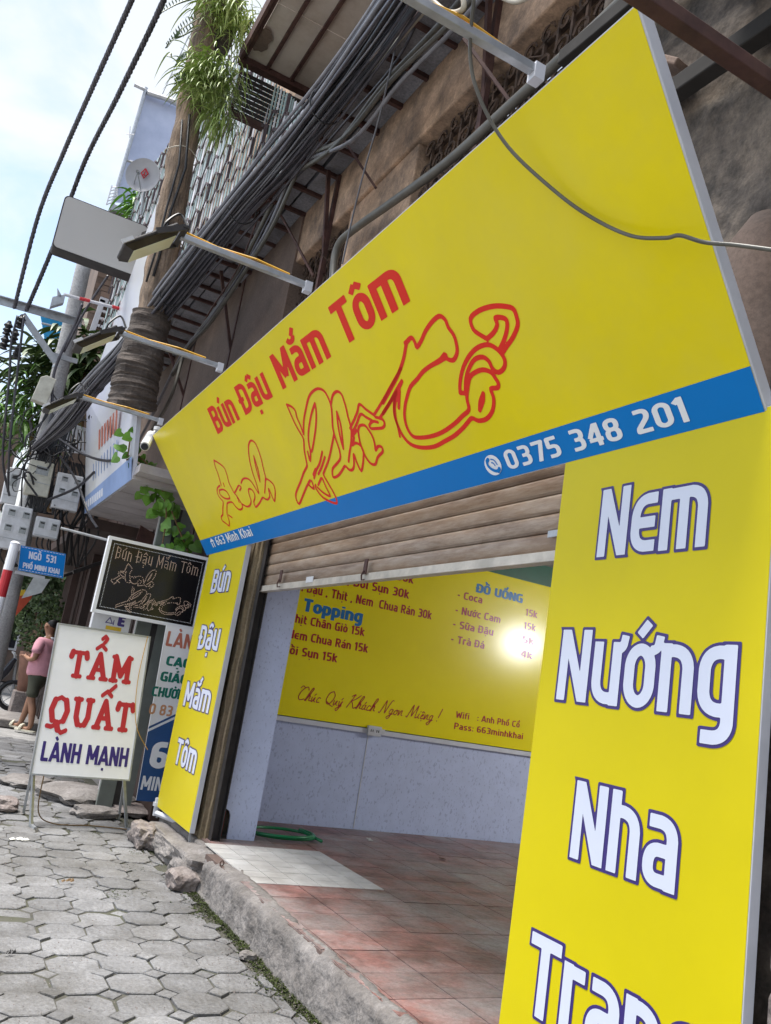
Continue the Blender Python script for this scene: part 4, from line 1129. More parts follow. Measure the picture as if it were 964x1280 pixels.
def sb_text(t, u0, v0, wd, h, m_, hw=.10):
    x = 0; segs = []
    for ch in t:
        nf = unicodedata.normalize('NFD', ch); wc, st_ = SB[nf[0]]
        for i, pl in enumerate(parse(st_)):
            thin = 1.0
            for a, b in zip(pl[:-1], pl[1:]):
                vert = abs(b[1]-a[1]) > abs(b[0]-a[0])*.8
                segs.append((a[0]+x, a[1], b[0]+x, b[1], hw*(1.12 if vert else .72), False, False))
        k = 0
        for q_ in nf[1:]:
            mk = {'\u0302': [(-.20, 1.10), (0, 1.24), (.20, 1.10)], '\u0309': [(-.02, 1.46), (.10, 1.56), (.20, 1.48), (.14, 1.38), (.08, 1.32)], '\u0301': [(.12, 1.28), (.32, 1.44)]}.get(q_)
            if mk:
                for a, b in zip(mk[:-1], mk[1:]): segs.append((a[0]+x+wc/2, a[1], b[0]+x+wc/2, b[1], hw*.72, False, False))
        x += wc + .04
    D, x0, y0 = sdf_grid(segs, .018, .03)
    vs_, fs_ = iso_faces(D, x0, y0, .018, 0, lambda a, b: A_(u0 + a*wd/x, v0 + b*h, .0015))
    mb = MB(); mb.add(vs_, fs_); mb.build('lettering', m_, af, 'red slab serif word ' + t)
sb_text('TẨM', .135, .775, .545, .245, M['redpaint'])
sb_text('QUẤT', .04, .375, .705, .26, M['redpaint'])
print_text('LÀNH MẠNH', apl, .045, .098, .70, .155, M['navy'], af, hw=.092, res=40, gap=.06, label='navy words LÀNH MẠNH')

# ---- standing banner behind the narrow panel
bn = thing('leaning_banner', 'white and blue leaning banner half hidden behind the narrow yellow panel', 'banner', (2.1, 7.8, .19))
bpn = Plane((1.80, 7.80, .19), (1, 0, .012), (.015, 0, 1))
B_ = bpn.P
mb = MB(); mb.prism([B_(.09, 0, -.001), B_(.66, 0, -.001), B_(.66, 1.55, -.001), B_(.0, 1.55, -.001)], bpn.n * -.02); mb.build('board', M['bannerwhite'], bn)
print_poly([(.088, .0), (.66, .0), (.66, .98), (.053, .59)], bpn, M['deepblue'], bn, 'blue_lower_field')
print_poly([(.052, .615), (.66, 1.005), (.66, 1.03), (.050, .635)], bpn, M['deepblue'], bn, 'blue_stripe')
print_text('LÀNH', bpn, .03, 1.36, .33, .135, M['salmon'], bn, hw=.09, res=30)
print_text('CẠO GIÓ', bpn, .075, 1.19, .45, .085, M['teal'], bn, hw=.11, res=30)
print_text('GIÁC HƠI', bpn, .055, 1.045, .46, .085, M['teal'], bn, hw=.11, res=30)
print_text('CHƯỜM NÓNG', bpn, .01, .905, .58, .085, M['teal'], bn, hw=.11, res=30)
print_text('0983 7', bpn, .02, .745, .30, .095, M['peach'], bn, hw=.09, res=30)
print_text('663', bpn, .13, .29, .50, .225, M['signwhite_lightened'], bn, hw=.11, res=40, lift=.003)
print_text('MINH KHAI', bpn, .10, .095, .56, .12, M['signwhite_lightened'], bn, hw=.085, res=34, lift=.003)

# grey-green door frame and white notice between the signs
fr = thing('grey_green_door_frame', 'grey-green metal door frame standing between the pavement sign and the banner', 'door frame', (1.75, 8.3, 0))
mb = MB(); mb.box((1.66, 8.30, 0), (1.80, 8.36, 2.9)); mb.build('jamb', M['greygreen'], fr)
mb = MB(); mb.box((1.80, 8.31, 0), (1.86, 8.34, 2.9)); mb.build('dark_strip', M['darksteel'], fr)
mb = MB(); mb.box((1.86, 8.30, 0), (1.97, 8.36, 2.9)); mb.build('jamb', M['greygreen'], fr)
nb = thing('notice_box', 'small white box with a blue letter E and a yellow strip above the pavement sign', 'notice', (1.372, 8.000, 1.698))
nx, nyy, nzz = nb.location
mb = MB(); mb.box((nx-.17, 8.0, nzz-.2), (nx+.17, 8.1, nzz+.08)); mb.build('box', M['paper'], nb, bevel=.005)
npn = Plane((nx-.17, 8.0, nzz-.1), (1, 0, 0), (0, 0, 1))
print_text('E', npn, .23, .06, .06, .09, M['navy'], nb, hw=.13, res=20)
print_poly([(.13, .01), (.27, .01), (.27, .045), (.13, .045)], npn, M['flagyellow'], nb, 'yellow_strip')
print_curves([[(.12, .07), (.15, .12), (.18, .07), (.12, .07)], [(.19, .10), (.19, .06)]], npn, .004, M['navy'], nb, cell=.003, name='printed_mark', smooth=1)

# ---- street name sign, striped post
st_ = thing('street_name_sign', 'blue street sign reading Ngõ 531 Phố Minh Khai', 'sign', (0.887, 10.400, 2.319))
spn = Plane((0.641, 10.400, 2.144), (1, 0, .02), (-.12, 0, 1))
mb = MB(); mb.prism([spn.P(a, b, -.001) for a, b in ((.01, 0), (.49, 0), (.5, .01), (.5, .28), (.49, .29), (.01, .29), (0, .28), (0, .01))], spn.n*-.012); mb.build('plate', M['galv'], st_)
print_poly([(.005, .003), (.495, .003), (.497, .287), (.003, .287)], spn, M['blue'], st_, 'blue_face')
print_text('NGÕ  531', spn, .10, .155, .30, .085, M['white'], st_, hw=.10, res=24, lift=.003)
print_text('PHỐ MINH KHAI', spn, .05, .04, .40, .062, M['white'], st_, hw=.11, res=24, lift=.003)
mb = MB()
for k in range(14):
    for b in (.015, .27):
        a = .015 + k*.034; mb.add([spn.P(a, b, .003), spn.P(a+.024, b, .003), spn.P(a+.024, b+.006, .003), spn.P(a, b+.006, .003)], [(0, 1, 2, 3)])
mb.build('dashed_border', M['white'], st_)
mb = MB(); mb.bar(spn.P(-.02, -.02, -.03), spn.P(.3, -.03, -.03), .035, .035); mb.build('arm', M['edge'], st_)
tp = Vector((0.541, 10.300, 2.421)); bt = Vector((tp.x - .02, 10.3, 0))
stp = thing('striped_post', 'red and white striped round post carrying the blue street sign', 'post', tuple(bt))
nseg = 8; seg = tp.z/nseg
for k in range(nseg):
    a, b = tp.lerp(bt, k*seg/tp.z*.62/ .62), tp.lerp(bt, (k+1)*seg/tp.z)
    mb = MB(); mb.tube([a, b], .052, 14)
    mb.build('white_band' if k % 2 == 0 else 'red_band', M['bannerwhite'] if k % 2 == 0 else M['redpaint'], stp, smooth=False)
mb = MB(); mb.lathe([(.054, 0), (.056, .01), (.03, .03), (.001, .035)], tp, 14); mb.build('cap', M['bannerwhite'], stp)

# ---- concrete utility pole with cross arm, meter boxes
pl_ = thing('concrete_utility_pole', 'pale concrete utility pole with a steel cross arm and many cables at the left', 'utility pole', (.83, 11.0, 0))
mb = MB(); mb.tube([(.70, 11, -.03), (.655, 11, 1.5), (.62, 11, 3.0), (.58, 11, 4.6), (.53, 11, 6.25), (.52, 11, 6.5)], [.14, .13, .115, .10, .092, .09], 20)
mb.build('shaft', M['pole'], pl_, smooth=True)
for z_ in (2.0, 3.05, 4.2, 4.75):
    xx = .70 - .027*z_; rz_ = .142 - .009*z_
    mb = MB(); mb.lathe([(rz_-.01, 0), (rz_, .0), (rz_, .03), (rz_-.01, .03)], (xx, 11, z_), 18); mb.build('steel_band', M['galv'], pl_)
mb = MB(); mb.bar((-0.358, 10.840, 5.315), (0.671, 10.840, 5.365), .012, .09); mb.bar(Vector((-0.358, 10.840, 5.315)) + Vector((0, -.03, .045)), Vector((0.671, 10.840, 5.365)) + Vector((0, -.03, .045)), .07, .01); mb.build('cross_arm', M['galv'], pl_)
mb = MB(); mb.bar((-0.010, 10.800, 5.229), (0.494, 10.800, 4.767), .02, .08); mb.build('brace', M['galv'], pl_)
mb = MB(); mb.bar((0.419, 10.830, 4.857), (0.735, 10.830, 4.869), .03, .06); mb.build('lower_arm', M['galv'], pl_)
for k, p in enumerate([(-0.122, 10.800, 5.007), (-0.031, 10.750, 4.917), (-0.006, 10.800, 5.134), (-0.114, 10.800, 4.820), (0.049, 10.800, 4.751)]):
    mb = MB(); mb.lathe([(.02, -.09), (.05, -.08), (.03, -.05), (.055, -.03), (.03, 0), (.055, .03), (.03, .06), (.02, .09)], p, 10); mb.build('insulator', M['black'], pl_, smooth=False)

def meter_box(c4, n_c, n_r, m_, label, depth=.16, low=.3):
    """c4: bottom-left, width vector along x, height"""
    x, y, z, w_, h_ = c4
    t = thing('meter_box', label, 'meter box', (x + w_/2, y, z), 'electricity meter boxes on the pole')
    sk_ = -.13*h_
    mb = MB(); mb.prism([(x, y, z), (x+w_, y, z+.01), (x+w_+sk_*.3, y, z+h_+.01), (x+sk_*.3, y, z+h_)], (0, depth, 0)); mb.build('housing', m_, t, bevel=.012)
    cw = w_/(n_c); rh = h_*(1-low)/n_r
    for i in range(n_c):
        for j in range(n_r):
            wx = x + cw*(i+.2); wz = z + h_*low + rh*(j+.25)
            mb = MB(); mb.box((wx, y-.006, wz), (wx+cw*.62, y+.002, wz+rh*.55)); wdw = mb.build('window_frame', m_, t)
            mb = MB(); mb.box((wx+.012, y-.009, wz+.012), (wx+cw*.62-.012, y-.0055, wz+rh*.55-.012)); mb.build('window', M['mglass'], wdw)
            mb = MB(); mb.box((wx+.025, y-.0105, wz+rh*.33), (wx+cw*.5, y-.0095, wz+rh*.43)); mb.build('dial', M['black'], wdw)
    mb = MB(); mb.box((x+.01, y-.004, z+h_*low-.03), (x+w_-.01, y+.002, z+h_*low-.022)); mb.build('lid_seam', M['galv'], t)
    mb = MB()
    for k in range(3):
        a = x + w_*(.25+.22*k); mb.tube(spline([(a, y+.08, z+.01), (a, y+.07, z-.08), (a+.08, y+.12, z-.16), (a+.2, y+.2, z-.14)], 5), .011, 6)
    mb.build('cable', M['black'], t)
    return t
meter_box((.51, 10.68, 3.07, .27, .42), 1, 1, M['cream'], 'cream meter box with a single window high on the pole', low=.45)
meter_box((.84, 10.68, 2.98, .30, .44), 2, 2, M['whitebox'], 'white meter box with four windows right of the cream one', low=.33)
meter_box((.36, 10.68, 2.38, .32, .52), 2, 2, M['whitebox'], 'grey-white meter box partly behind the striped post')
meter_box((.72, 10.68, 2.60, .28, .24), 2, 1, M['whitebox'], 'short white meter box just above the blue street sign', low=.2)
meter_box((.30, 11.05, 2.95, .17, .45), 1, 1, M['whitebox'], 'narrow white meter box at the far left edge, behind the cream one')
c_ = Vector((0.428, 10.700, 4.358))
mb = MB(); mb.prism([c_ + Vector(q) for q in ((-.10, 0, -.15), (.08, 0, -.17), (.12, 0, .17), (-.0, 0, .19), (-.06, 0, .15))], (0, .14, 0)); gb = mb.build('pole_box', M['cream'], bevel=.01)
tag(gb, 'grey-cream plastic box strapped to the concrete pole above the meters', 'junction box')

# ---- small hanging grey plate below the street sign
mb = MB(); a, b, c_, d_ = [Vector(p) for p in ((0.809, 10.200, 2.086), (0.985, 10.200, 2.104), (0.930, 10.200, 1.937), (0.741, 10.200, 1.835))]
mb.prism([a, b, c_, d_], (0, .012, 0)); hgp = mb.build('hanging_plate', M['galv']); tag(hgp, 'small tilted grey plate hanging from wires below the street sign', 'plate')

# ================================================================== CABLES
def cable(pts, r_, m_='cable', parent=None, name='cable', n=6, sm=6):
    mb = MB(); mb.tube(spline(pts, sm), r_, n); return mb.build(name, M[m_], parent, smooth=True)
bd = thing('cable_bundle', 'thick bundle of black and grey cables running along the balcony edge to the pole', 'cable bundle', (1.4, 6.8, 5.4))
CL = [(1.515, 3.600, 5.453), (1.635, 4.600, 5.697), (1.611, 5.400, 5.643), (1.544, 6.100, 5.507), (1.463, 6.800, 5.392), (1.183, 7.700, 4.783), (1.016, 8.350, 4.419), (0.840, 9.000, 4.107), (0.720, 9.800, 3.850), (0.516, 10.700, 3.635)]
WD = [.11, .115, .12, .12, .12, .10, .08, .08, .09, .04]
for k in range(36):
    ox, oz = rnd.uniform(-1, 1), rnd.uniform(-1, 1)
    pts = []
    for i, (p, w_) in enumerate(zip(CL, WD)):
        pts.append((p[0] + ox*w_ + rnd.gauss(0, .012), p[1], p[2] + oz*w_*1.15 + rnd.gauss(0, .014)))
    cable(pts, rnd.choice([.007, .008, .010, .012, .014, .018]), rnd.choice(['cable', 'cable', 'cable', 'cable_grey']), bd)
for i in (2, 4, 5, 7):
    p = Vector(CL[i]); w_ = WD[i]
    mb = MB(); mb.tube([p + Vector((w_*1.1*math.cos(a), 0, w_*1.25*math.sin(a))) for a in [j*math.pi/8 for j in range(17)]], .007, 5, False); mb.build('cable_tie', M['black'], bd)
o = cable([(1.840, 4.110, 5.912), (1.840, 4.315, 5.863), (1.840, 5.256, 5.933), (1.820, 6.482, 5.939), (1.780, 7.400, 5.917), (1.740, 8.359, 5.971), (1.600, 9.380, 5.893), (1.500, 10.564, 5.880)], .019, 'lightpipe', name='edge_pipe')
tag(o, 'pale cream pipe running along the edge of the balcony underside', 'pipe')
lows = []
for k, (off, r_, m_) in enumerate([(0, .022, 'greycable'), (9, .018, 'cable_grey'), (-8, .014, 'cable'), (15, .011, 'greycable')]):
    pass
LB = [
 [(1.950, 3.766, 5.669), (1.930, 4.178, 5.638), (1.900, 4.902, 5.694), (1.900, 5.716, 5.694), (1.900, 6.707, 6.013), (1.850, 7.150, 5.524), (1.800, 7.813, 5.206), (1.720, 8.335, 4.891), (1.660, 8.964, 4.746), (1.600, 8.923, 4.149), (1.550, 9.737, 3.745), (1.600, 10.781, 3.696)],
 [(1.950, 3.664, 5.587), (1.930, 4.056, 5.535), (1.900, 4.739, 5.559), (1.900, 5.509, 5.544), (1.900, 6.881, 6.049), (1.850, 7.325, 5.562), (1.800, 7.991, 5.241), (1.720, 8.495, 4.946), (1.660, 9.128, 4.778), (1.600, 9.793, 4.167), (1.550, 10.167, 3.808)],
 [(1.950, 3.880, 5.792), (1.930, 4.285, 5.743), (1.900, 5.070, 5.751), (1.900, 5.879, 5.713), (1.900, 7.213, 6.053), (1.850, 7.732, 5.658), (1.800, 8.302, 5.213), (1.720, 8.902, 4.940), (1.600, 9.106, 4.480)],
 [(1.900, 4.499, 6.234), (1.900, 4.833, 5.849), (1.900, 5.865, 5.872), (1.900, 7.265, 5.904), (1.800, 7.766, 5.294), (1.750, 8.544, 5.039), (1.700, 9.106, 4.736)],
 [(1.850, 7.691, 6.095), (1.800, 7.910, 5.443), (1.750, 8.617, 5.140), (1.700, 9.042, 4.784)],
]
lb = thing('lower_cable_run', 'loose dark cables hanging between the balcony underside and the signboard', 'cables', (1.9, 6, 5))
for pts, r_, m_ in zip(LB, (.020, .017, .022, .011, .008), ('greycable', 'cable_grey', 'greycable', 'cable', 'rust')):
    cable(pts, r_, m_, lb)
o = cable([(1.860, 4.839, 5.980), (1.900, 5.006, 5.491), (1.950, 5.253, 5.153), (2.000, 5.451, 4.867), (2.000, 5.479, 4.508)], .007, 'cable_grey'); o.name = 'thin_wire'
tag(o, 'thin grey wire dropping from the balcony cables to the wall pipe', 'wire')
# conduit along the top of the sign, on the wall
o = cable([(2.120, 5.854, 4.360), (2.120, 5.996, 4.736), (2.120, 5.971, 4.945), (2.120, 5.655, 4.946), (2.120, 5.027, 4.861), (2.120, 4.242, 4.764), (2.120, 3.560, 4.760), (2.120, 2.898, 4.766), (2.120, 2.574, 4.784)], .032, 'greycable', n=10); o.name = 'wall_conduit'
tag(o, 'thick grey conduit pipe bending down behind the signboard top edge', 'pipe')
# grey-black flex lying over the yellow board
fl = [(5.406, 1.590), (5.276, 1.410), (5.242, 1.264), (5.258, 1.087), (5.351, 0.885), (5.450, 0.747), (5.585, 0.632), (5.717, 0.575), (5.775, 0.560), (5.828, 0.513), (5.895, 0.470), (6.006, 0.403)]
o = cable([sp_.P(a, b, .05 + .03*math.sin(i)) for i, (a, b) in enumerate(fl)], .0062, 'greycable', n=8, sm=8); o.name = 'hanging_flex'
tag(o, 'single thin dark cable sagging across the right half of the yellow signboard', 'cable')
o = cable([sp_.P(*(5.328, 1.565), .07), sp_.P(*(5.328, 1.517), .09), sp_.P(*(5.258, 1.553), .09), sp_.P(*(5.196, 1.641), .08)], .009, 'lightpipe'); o.name = 'cable_loop'
tag(o, 'short pale loop of cable above the top of the signboard', 'cable')
for (pts, nm, lb_) in (([(1.500, 2.781, 4.508), (1.500, 2.610, 4.340), (1.500, 2.471, 4.271)], 'cable_offcut', 'pale cable end hanging at the top edge by the second lamp arm'),):
    o = cable(pts, .012, 'lightpipe'); o.name = nm; tag(o, lb_, 'cable')

# two twisted overhead lines
def twisted(pts, rs, tr, label, step=46):
    t = thing('overhead_cable', label, 'overhead cable', pts[0], 'twisted overhead cables crossing the sky')
    q = spline(pts, step)
    for s_ in range(3):
        c_ = []
        for i, p in enumerate(q):
            a = i*.95 + s_*2.094
            c_.append(p + Vector((math.cos(a)*tr, 0, math.sin(a)*tr)))
        mb = MB(); mb.tube(c_, rs, 6); mb.build('strand', M['cable'], t, smooth=True)
    return t
twisted([(0.199, 6.200, 6.832), (0.159, 6.600, 6.663), (0.065, 7.600, 6.499), (-0.037, 8.800, 6.364), (-0.119, 9.800, 6.056), (-0.113, 10.750, 5.258)], .017, .0085, 'outer twisted black overhead cable, the left one crossing open sky')
twisted([(0.417, 6.200, 6.972), (0.398, 6.600, 6.807), (0.296, 7.800, 6.622), (0.188, 9.400, 6.658), (0.114, 10.100, 5.880), (0.021, 10.750, 5.276)], .018, .0095, 'inner twisted black overhead cable that passes behind the grey lightbox')
for k, (pts, r_, lb_) in enumerate((
  ([(-0.056, 10.750, 5.173), (-0.041, 10.700, 4.793), (0.034, 10.700, 4.404), (0.120, 10.700, 3.821), (0.218, 10.800, 3.368), (0.378, 10.900, 3.028)], .016, 'left drop cable falling from the insulators to the meters'),
  ([(0.012, 10.750, 5.198), (0.059, 10.700, 4.828), (0.152, 10.700, 4.135), (0.238, 10.700, 3.555), (0.347, 10.800, 3.055)], .016, 'right drop cable falling from the cross arm to the meters'),
  ([(0.601, 10.500, 5.491), (0.579, 10.600, 5.195), (0.515, 10.700, 4.829), (0.510, 10.800, 4.538), (0.596, 10.800, 4.092), (0.565, 10.800, 3.669)], .02, 'thick dark cable curling down the front of the concrete pole'),
  ([(0.730, 9.500, 5.521), (0.663, 10.000, 5.383), (0.615, 10.400, 5.246), (0.547, 10.700, 4.894)], .014, 'slanting dark cable joining the pole just above its lower arm'))):
    o = cable(pts, r_, 'cable'); o.name = 'drop_cable'; tag(o, lb_, 'cable', 'drop cables on the concrete pole')
tg = MB()
for k in range(46):
    c0 = Vector((0.571, 10.700, 3.600)) + Vector((rnd.gauss(.12, .20), rnd.uniform(-.1, .3), rnd.gauss(0, .17)))
    pts = [c0]; d_ = Vector((rnd.gauss(0, 1), rnd.gauss(0, .4), rnd.gauss(0, 1))).normalized()
    for i in range(5):
        d_ = (d_ + Vector((rnd.gauss(0, .7), rnd.gauss(0, .3), rnd.gauss(0, .7)))).normalized(); pts.append(pts[-1] + d_*rnd.uniform(.06, .15))
    tg.tube(spline(pts, 4), rnd.choice([.006, .009, .013]), 5)
for k in range(26):
    x = .72 + rnd.gauss(0, .07); tg.tube(spline([(x, 10.72, 4.1), (x + rnd.gauss(-.03, .02), 10.7, 3.7), (x + rnd.gauss(-.05, .04), 10.72, 3.3), (x + rnd.gauss(0, .05), 10.75, 2.9)], 4), .010, 5)
for k in range(18):
    x = 1.05 + rnd.gauss(0, .12); tg.tube(spline([(x, 10.8, 3.6), (x + rnd.gauss(.1, .1), 10.8, 3.2), (x + rnd.gauss(.1, .1), 10.9, 2.8), (x+.2, 11.3, 2.4)], 4), .012, 5)
tg.build('cable_tangle', M['black'], kind='stuff')
sv = MB()
for a, b in (((0.616, 10.900, 3.890), (0.640, 10.900, 3.710)), ((1.017, 10.900, 3.818), (1.355, 9.400, 3.345))): pass
for pts in ([(0.725, 10.600, 3.798), (0.992, 10.000, 3.558), (1.177, 9.000, 3.352), (1.338, 8.600, 3.462)], [(0.792, 10.600, 3.593), (1.024, 10.500, 3.338), (1.208, 10.200, 2.949), (1.274, 9.600, 2.710)], [(0.783, 10.600, 3.041), (1.036, 10.400, 3.226), (1.148, 10.000, 3.388)]):
    sv.tube(spline(pts, 6), .016, 6)
o = sv.build('slack_cable_group', M['cable']); tag(o, 'slack dark cables looping from the pole toward the neighbouring banner', 'cables')
# ================================================================== UPPER FACADE
up_ = MB()
FX = 2.25
WIN = [(2.75, 5.02), (6.2, 7.75), (8.62, 11.0), (11.7, 14.0)]
prev = -3.0
piers = []
for a, b in WIN:
    piers.append((prev, a)); prev = b
piers.append((prev, 14.6))
fb = thing('upper_facade', 'old orange-brown plaster facade with dark barred windows above the signboard', 'building', (2.5, 6, 3.6))
for a, b in piers:
    mb = MB(); mb.box((FX, a, 3.6), (FX+.30, b, 5.42)); mb.build('pillar', M['plaster'], fb, bevel=.012)
mb = MB(); mb.box((FX-.03, -3, 5.42), (FX+.30, 14.6, 6.3)); mb.build('lintel_beam', M['plaster'], fb, bevel=.015)
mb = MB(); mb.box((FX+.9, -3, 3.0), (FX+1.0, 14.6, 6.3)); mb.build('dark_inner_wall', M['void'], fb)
mb = MB(); mb.box((FX-.02, -3, 6.3), (FX+.3, 14.6, 9.5)); mb.build('upper_wall', M['plaster'], fb)
mb = MB(); mb.box((FX, 6.22, 2.75), (FX+.2, 7.5, 3.6)); mb.build('corner_wall', M['dirtywall'], fb)
# iron window grilles of upright bars with scrolls between
def scroll(cx, cz, s_, X, flip=1):
    return [(X, cx + flip*s_*(1-t)*math.cos(t*9), cz + s_*(1-t)*math.sin(t*9)) for t in [i/14 for i in range(14)]]
for a, b in WIN:
    mb = MB(); 
    for z in (3.7, 4.55, 5.35): mb.bar((FX+.10, a, z), (FX+.10, b, z), .03)
    g_ = mb.build('window_grille', M['ironwork'], fb)
    y = a + .1; k = 0
    while y < b - .05:
        mb = MB(); mb.bar((FX+.08, y, 3.62), (FX+.08, y, 5.40), .02); mb.build('bar', M['ironwork'], g_)
        y += .13; k += 1
    mb = MB(); y = a + .16
    while y < b - .06:
        for i in range(9):
            mb.tube(scroll(y, 3.75 + i*.2 + rnd.uniform(-.02, .02), .075, FX + .06, 1 if i % 2 else -1), .009, 4)
        y += .17
    mb.build('scrollwork', M['ironwork'], g_, kind='stuff')
# clutter of dead stems caught in the grille
mb = MB()
for k in range(900):
    y = rnd.uniform(1.5, 14); z = rnd.uniform(3.7, 5.35)
    if not any(a < y < b for a, b in WIN): continue
    p = Vector((FX + rnd.uniform(.03, .3), y, z)); d_ = Vector((rnd.gauss(0, .3), rnd.gauss(0, 1), rnd.gauss(0, 1))).normalized()*rnd.uniform(.06, .25)
    mb.bar(p, p + d_, rnd.uniform(.006, .016))
mb.build('dead_stems', M['ironwork'], fb, kind='stuff')
# stained wall right of the signboard, with ledge stones
rw = thing('stained_side_wall', 'mottled dark stained wall with pale patches at the right edge of the signboard', 'wall', (2.3, 0, 0))
mb = MB(); mb.box((2.10, -2.6, 0), (2.3, 1.70, 2.60)); mb.build('lower_wall', M['dirtywall'], rw)
mb = MB(); ny_, nz_ = 150, 90
for j in range(nz_+1):
    for i in range(ny_+1):
        y = -2.6 + 5.45*i/ny_; z = 2.45 + 2.95*j/nz_
        d_ = nz((0, y, z), 1.6)*.03 + max(0, nz((3, y, z), 4.5))*.04 + nz((7, y, z), 14)*.012
        mb.v.append((2.16 - d_, y, z))
for j in range(nz_):
    for i in range(ny_):
        q = j*(ny_+1)+i; mb.f.append((q, q+ny_+1, q+ny_+2, q+1)); mb.mi.append(0)
mb.build('wall_surface', M['dirtywall'], rw, smooth=True)
for k in range(7):
    z = .35 + k*.27
    mb = MB(); mb.box((1.995, 1.30 + rnd.uniform(-.02, .02), z), (2.2, 1.52, z + .24)); mb.build('stone_block', M['stone'], rw, bevel=.02)
mb = MB(); mb.lathe([(.14, 0), (.15, .4), (.15, .75), (.13, .95), (.07, 1.05), (.001, 1.06)], (2.16, 1.80, 2.15), 20); pb_ = mb.build('rounded_plaster_pier', M['farwall'], rw, smooth=True)
for (p0, p1, w_) in (((2.07, 3.0, 4.62), (2.07, 1.2, 4.50), .12), ((2.08, 2.9, 3.98), (2.08, 1.2, 3.93), .07)):
    mb = MB(); mb.bar(p0, p1, w_, .08); mb.build('dark_timber', M['void'], rw, bevel=.006)
mb = MB(); mb.bar((2.06, 2.55, 4.35), (2.1, 2.2, 4.05), .14, .03); mb.build('broken_board', M['farwall'], rw, bevel=.006)
# brown steel arm crossing the top right corner
mb = MB(); mb.bar((.85, 1.33, 3.12), (2.3, 1.33, 3.12), .042, .042); mb.bar((2.26, 1.33, 2.9), (2.26, 1.33, 3.4), .03, .16)
o = mb.build('steel_arm', M['rust'], bevel=.003); tag(o, 'brown rusty steel arm reaching out past the top right corner of the signboard', 'bracket')
mb = MB(); mb.tube([(1.62, 1.30, 3.15), (1.64, 1.29, 3.08), (1.67, 1.29, 3.06), (1.69, 1.30, 3.12)], .004, 5)
o = mb.build('wire_tie', M['greycable']); tag(o, 'little twist of wire knotted round the brown steel arm', 'wire')

# balcony slab seen from below: grid of grey slabs on rusty joists
bl_ = thing('balcony_underside', 'dark balcony underside of grey slabs on rusty joists above the windows', 'balcony', (1.9, 6, 5.96))
def edge_x(y): return 1.87 - max(0, y-7.5)*.10 - max(0, y-4.5)*.012
ys = [ -1.0 + i*.40 for i in range(36)]
for y in ys:
    x0 = edge_x(y + .2); n = 2
    for i in range(n):
        a = x0 + (FX - x0)*i/n; b = x0 + (FX - x0)*(i+1)/n
        zt = rnd.uniform(-.012, .012)
        mb = MB(); mb.box((a + .012, y + .015, 5.965 + zt), (b - .012, y + .385, 6.06)); mb.build('slab', M['soffit'], bl_)
    mb = MB(); mb.box((x0, y - .018, 5.925), (FX-.03, y + .018, 5.97)); mb.build('joist', M['rust'], bl_)
mb = MB()
for y in ys: mb.bar((edge_x(y) - .01, y, 6.0), (edge_x(y+.4) - .01, y + .4, 6.0), .03, .11)
mb.build('edge_rail', M['rust'], bl_)
mb = MB()
for y in (9.35,): pass
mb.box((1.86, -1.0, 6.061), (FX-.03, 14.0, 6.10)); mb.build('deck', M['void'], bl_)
for y in (4.05, 6.55, 9.2, 11.3):
    mb = MB(); mb.bar((edge_x(y)+.25, y, 5.93), (FX-.02, y, 4.95), .035); mb.bar((FX-.045, y, 4.7), (FX-.045, y, 5.93), .05, .035); mb.build('strut', M['rust'], bl_)
for a_, b_ in (((2.000, 7.460, 5.867), (2.180, 6.650, 4.951)), ((1.950, 5.907, 5.831), (2.200, 5.591, 5.308)), ((1.950, 3.959, 5.392), (2.200, 3.695, 4.886))):
    mb = MB(); mb.bar(a_, b_, .02); mb.build('brace', M['rust'], bl_)

# tall cage of pale green and white slats with a purplish lattice
cg = thing('slatted_balcony_cage', 'balcony cage of pale green and white upright slats behind a purple-brown lattice', 'balcony cage', (1.8, 9, 6.0))
y = 5.4; k = 0
while y < 13.4:
    x = edge_x(y) - .03
    if y < 6.3: y += .098; k += 1; continue
    zt_ = 2.9 if y > 7.9 else .12 + (y-6.3)*.88
    mb = MB()
    mb.prism([(x, y, 6.06), (x - .012, y + .032, 6.06), (x, y + .064, 6.06), (x + .012, y + .032, 6.06)], (0, 0, zt_))
    mb.build('slat', M['slatwhite'] if k % 3 == 2 else M['slatgreen'], cg)
    y += .098; k += 1
# lattice: zig-zag flat strips in front
mb = MB(); s_ = .30
zz_ = 6.1; row = 0
while zz_ < 8.9:
    y = 5.3 + (row % 2)*s_/2
    while y < 13.4:
        x = edge_x(y) - .075
        if y < 6.2 or (y < 7.9 and zz_ > 6.05 + (y-6.3)*.88): y += s_; continue
        mb.bar((x, y, zz_), (x, y + s_*.5, zz_ + .10), .014, .035); mb.bar((x-.003, y + s_*.5, zz_ + .10), (x-.003, y + s_, zz_), .014, .035)
        if rnd.random() < .35: mb.bar((x-.006, y + s_*.25, zz_ + .05), (x-.006, y + s_*.25, zz_ + .27), .022, .03)
        y += s_
    zz_ += .30; row += 1
mb.build('lattice', M['lattice'], cg, kind='stuff')

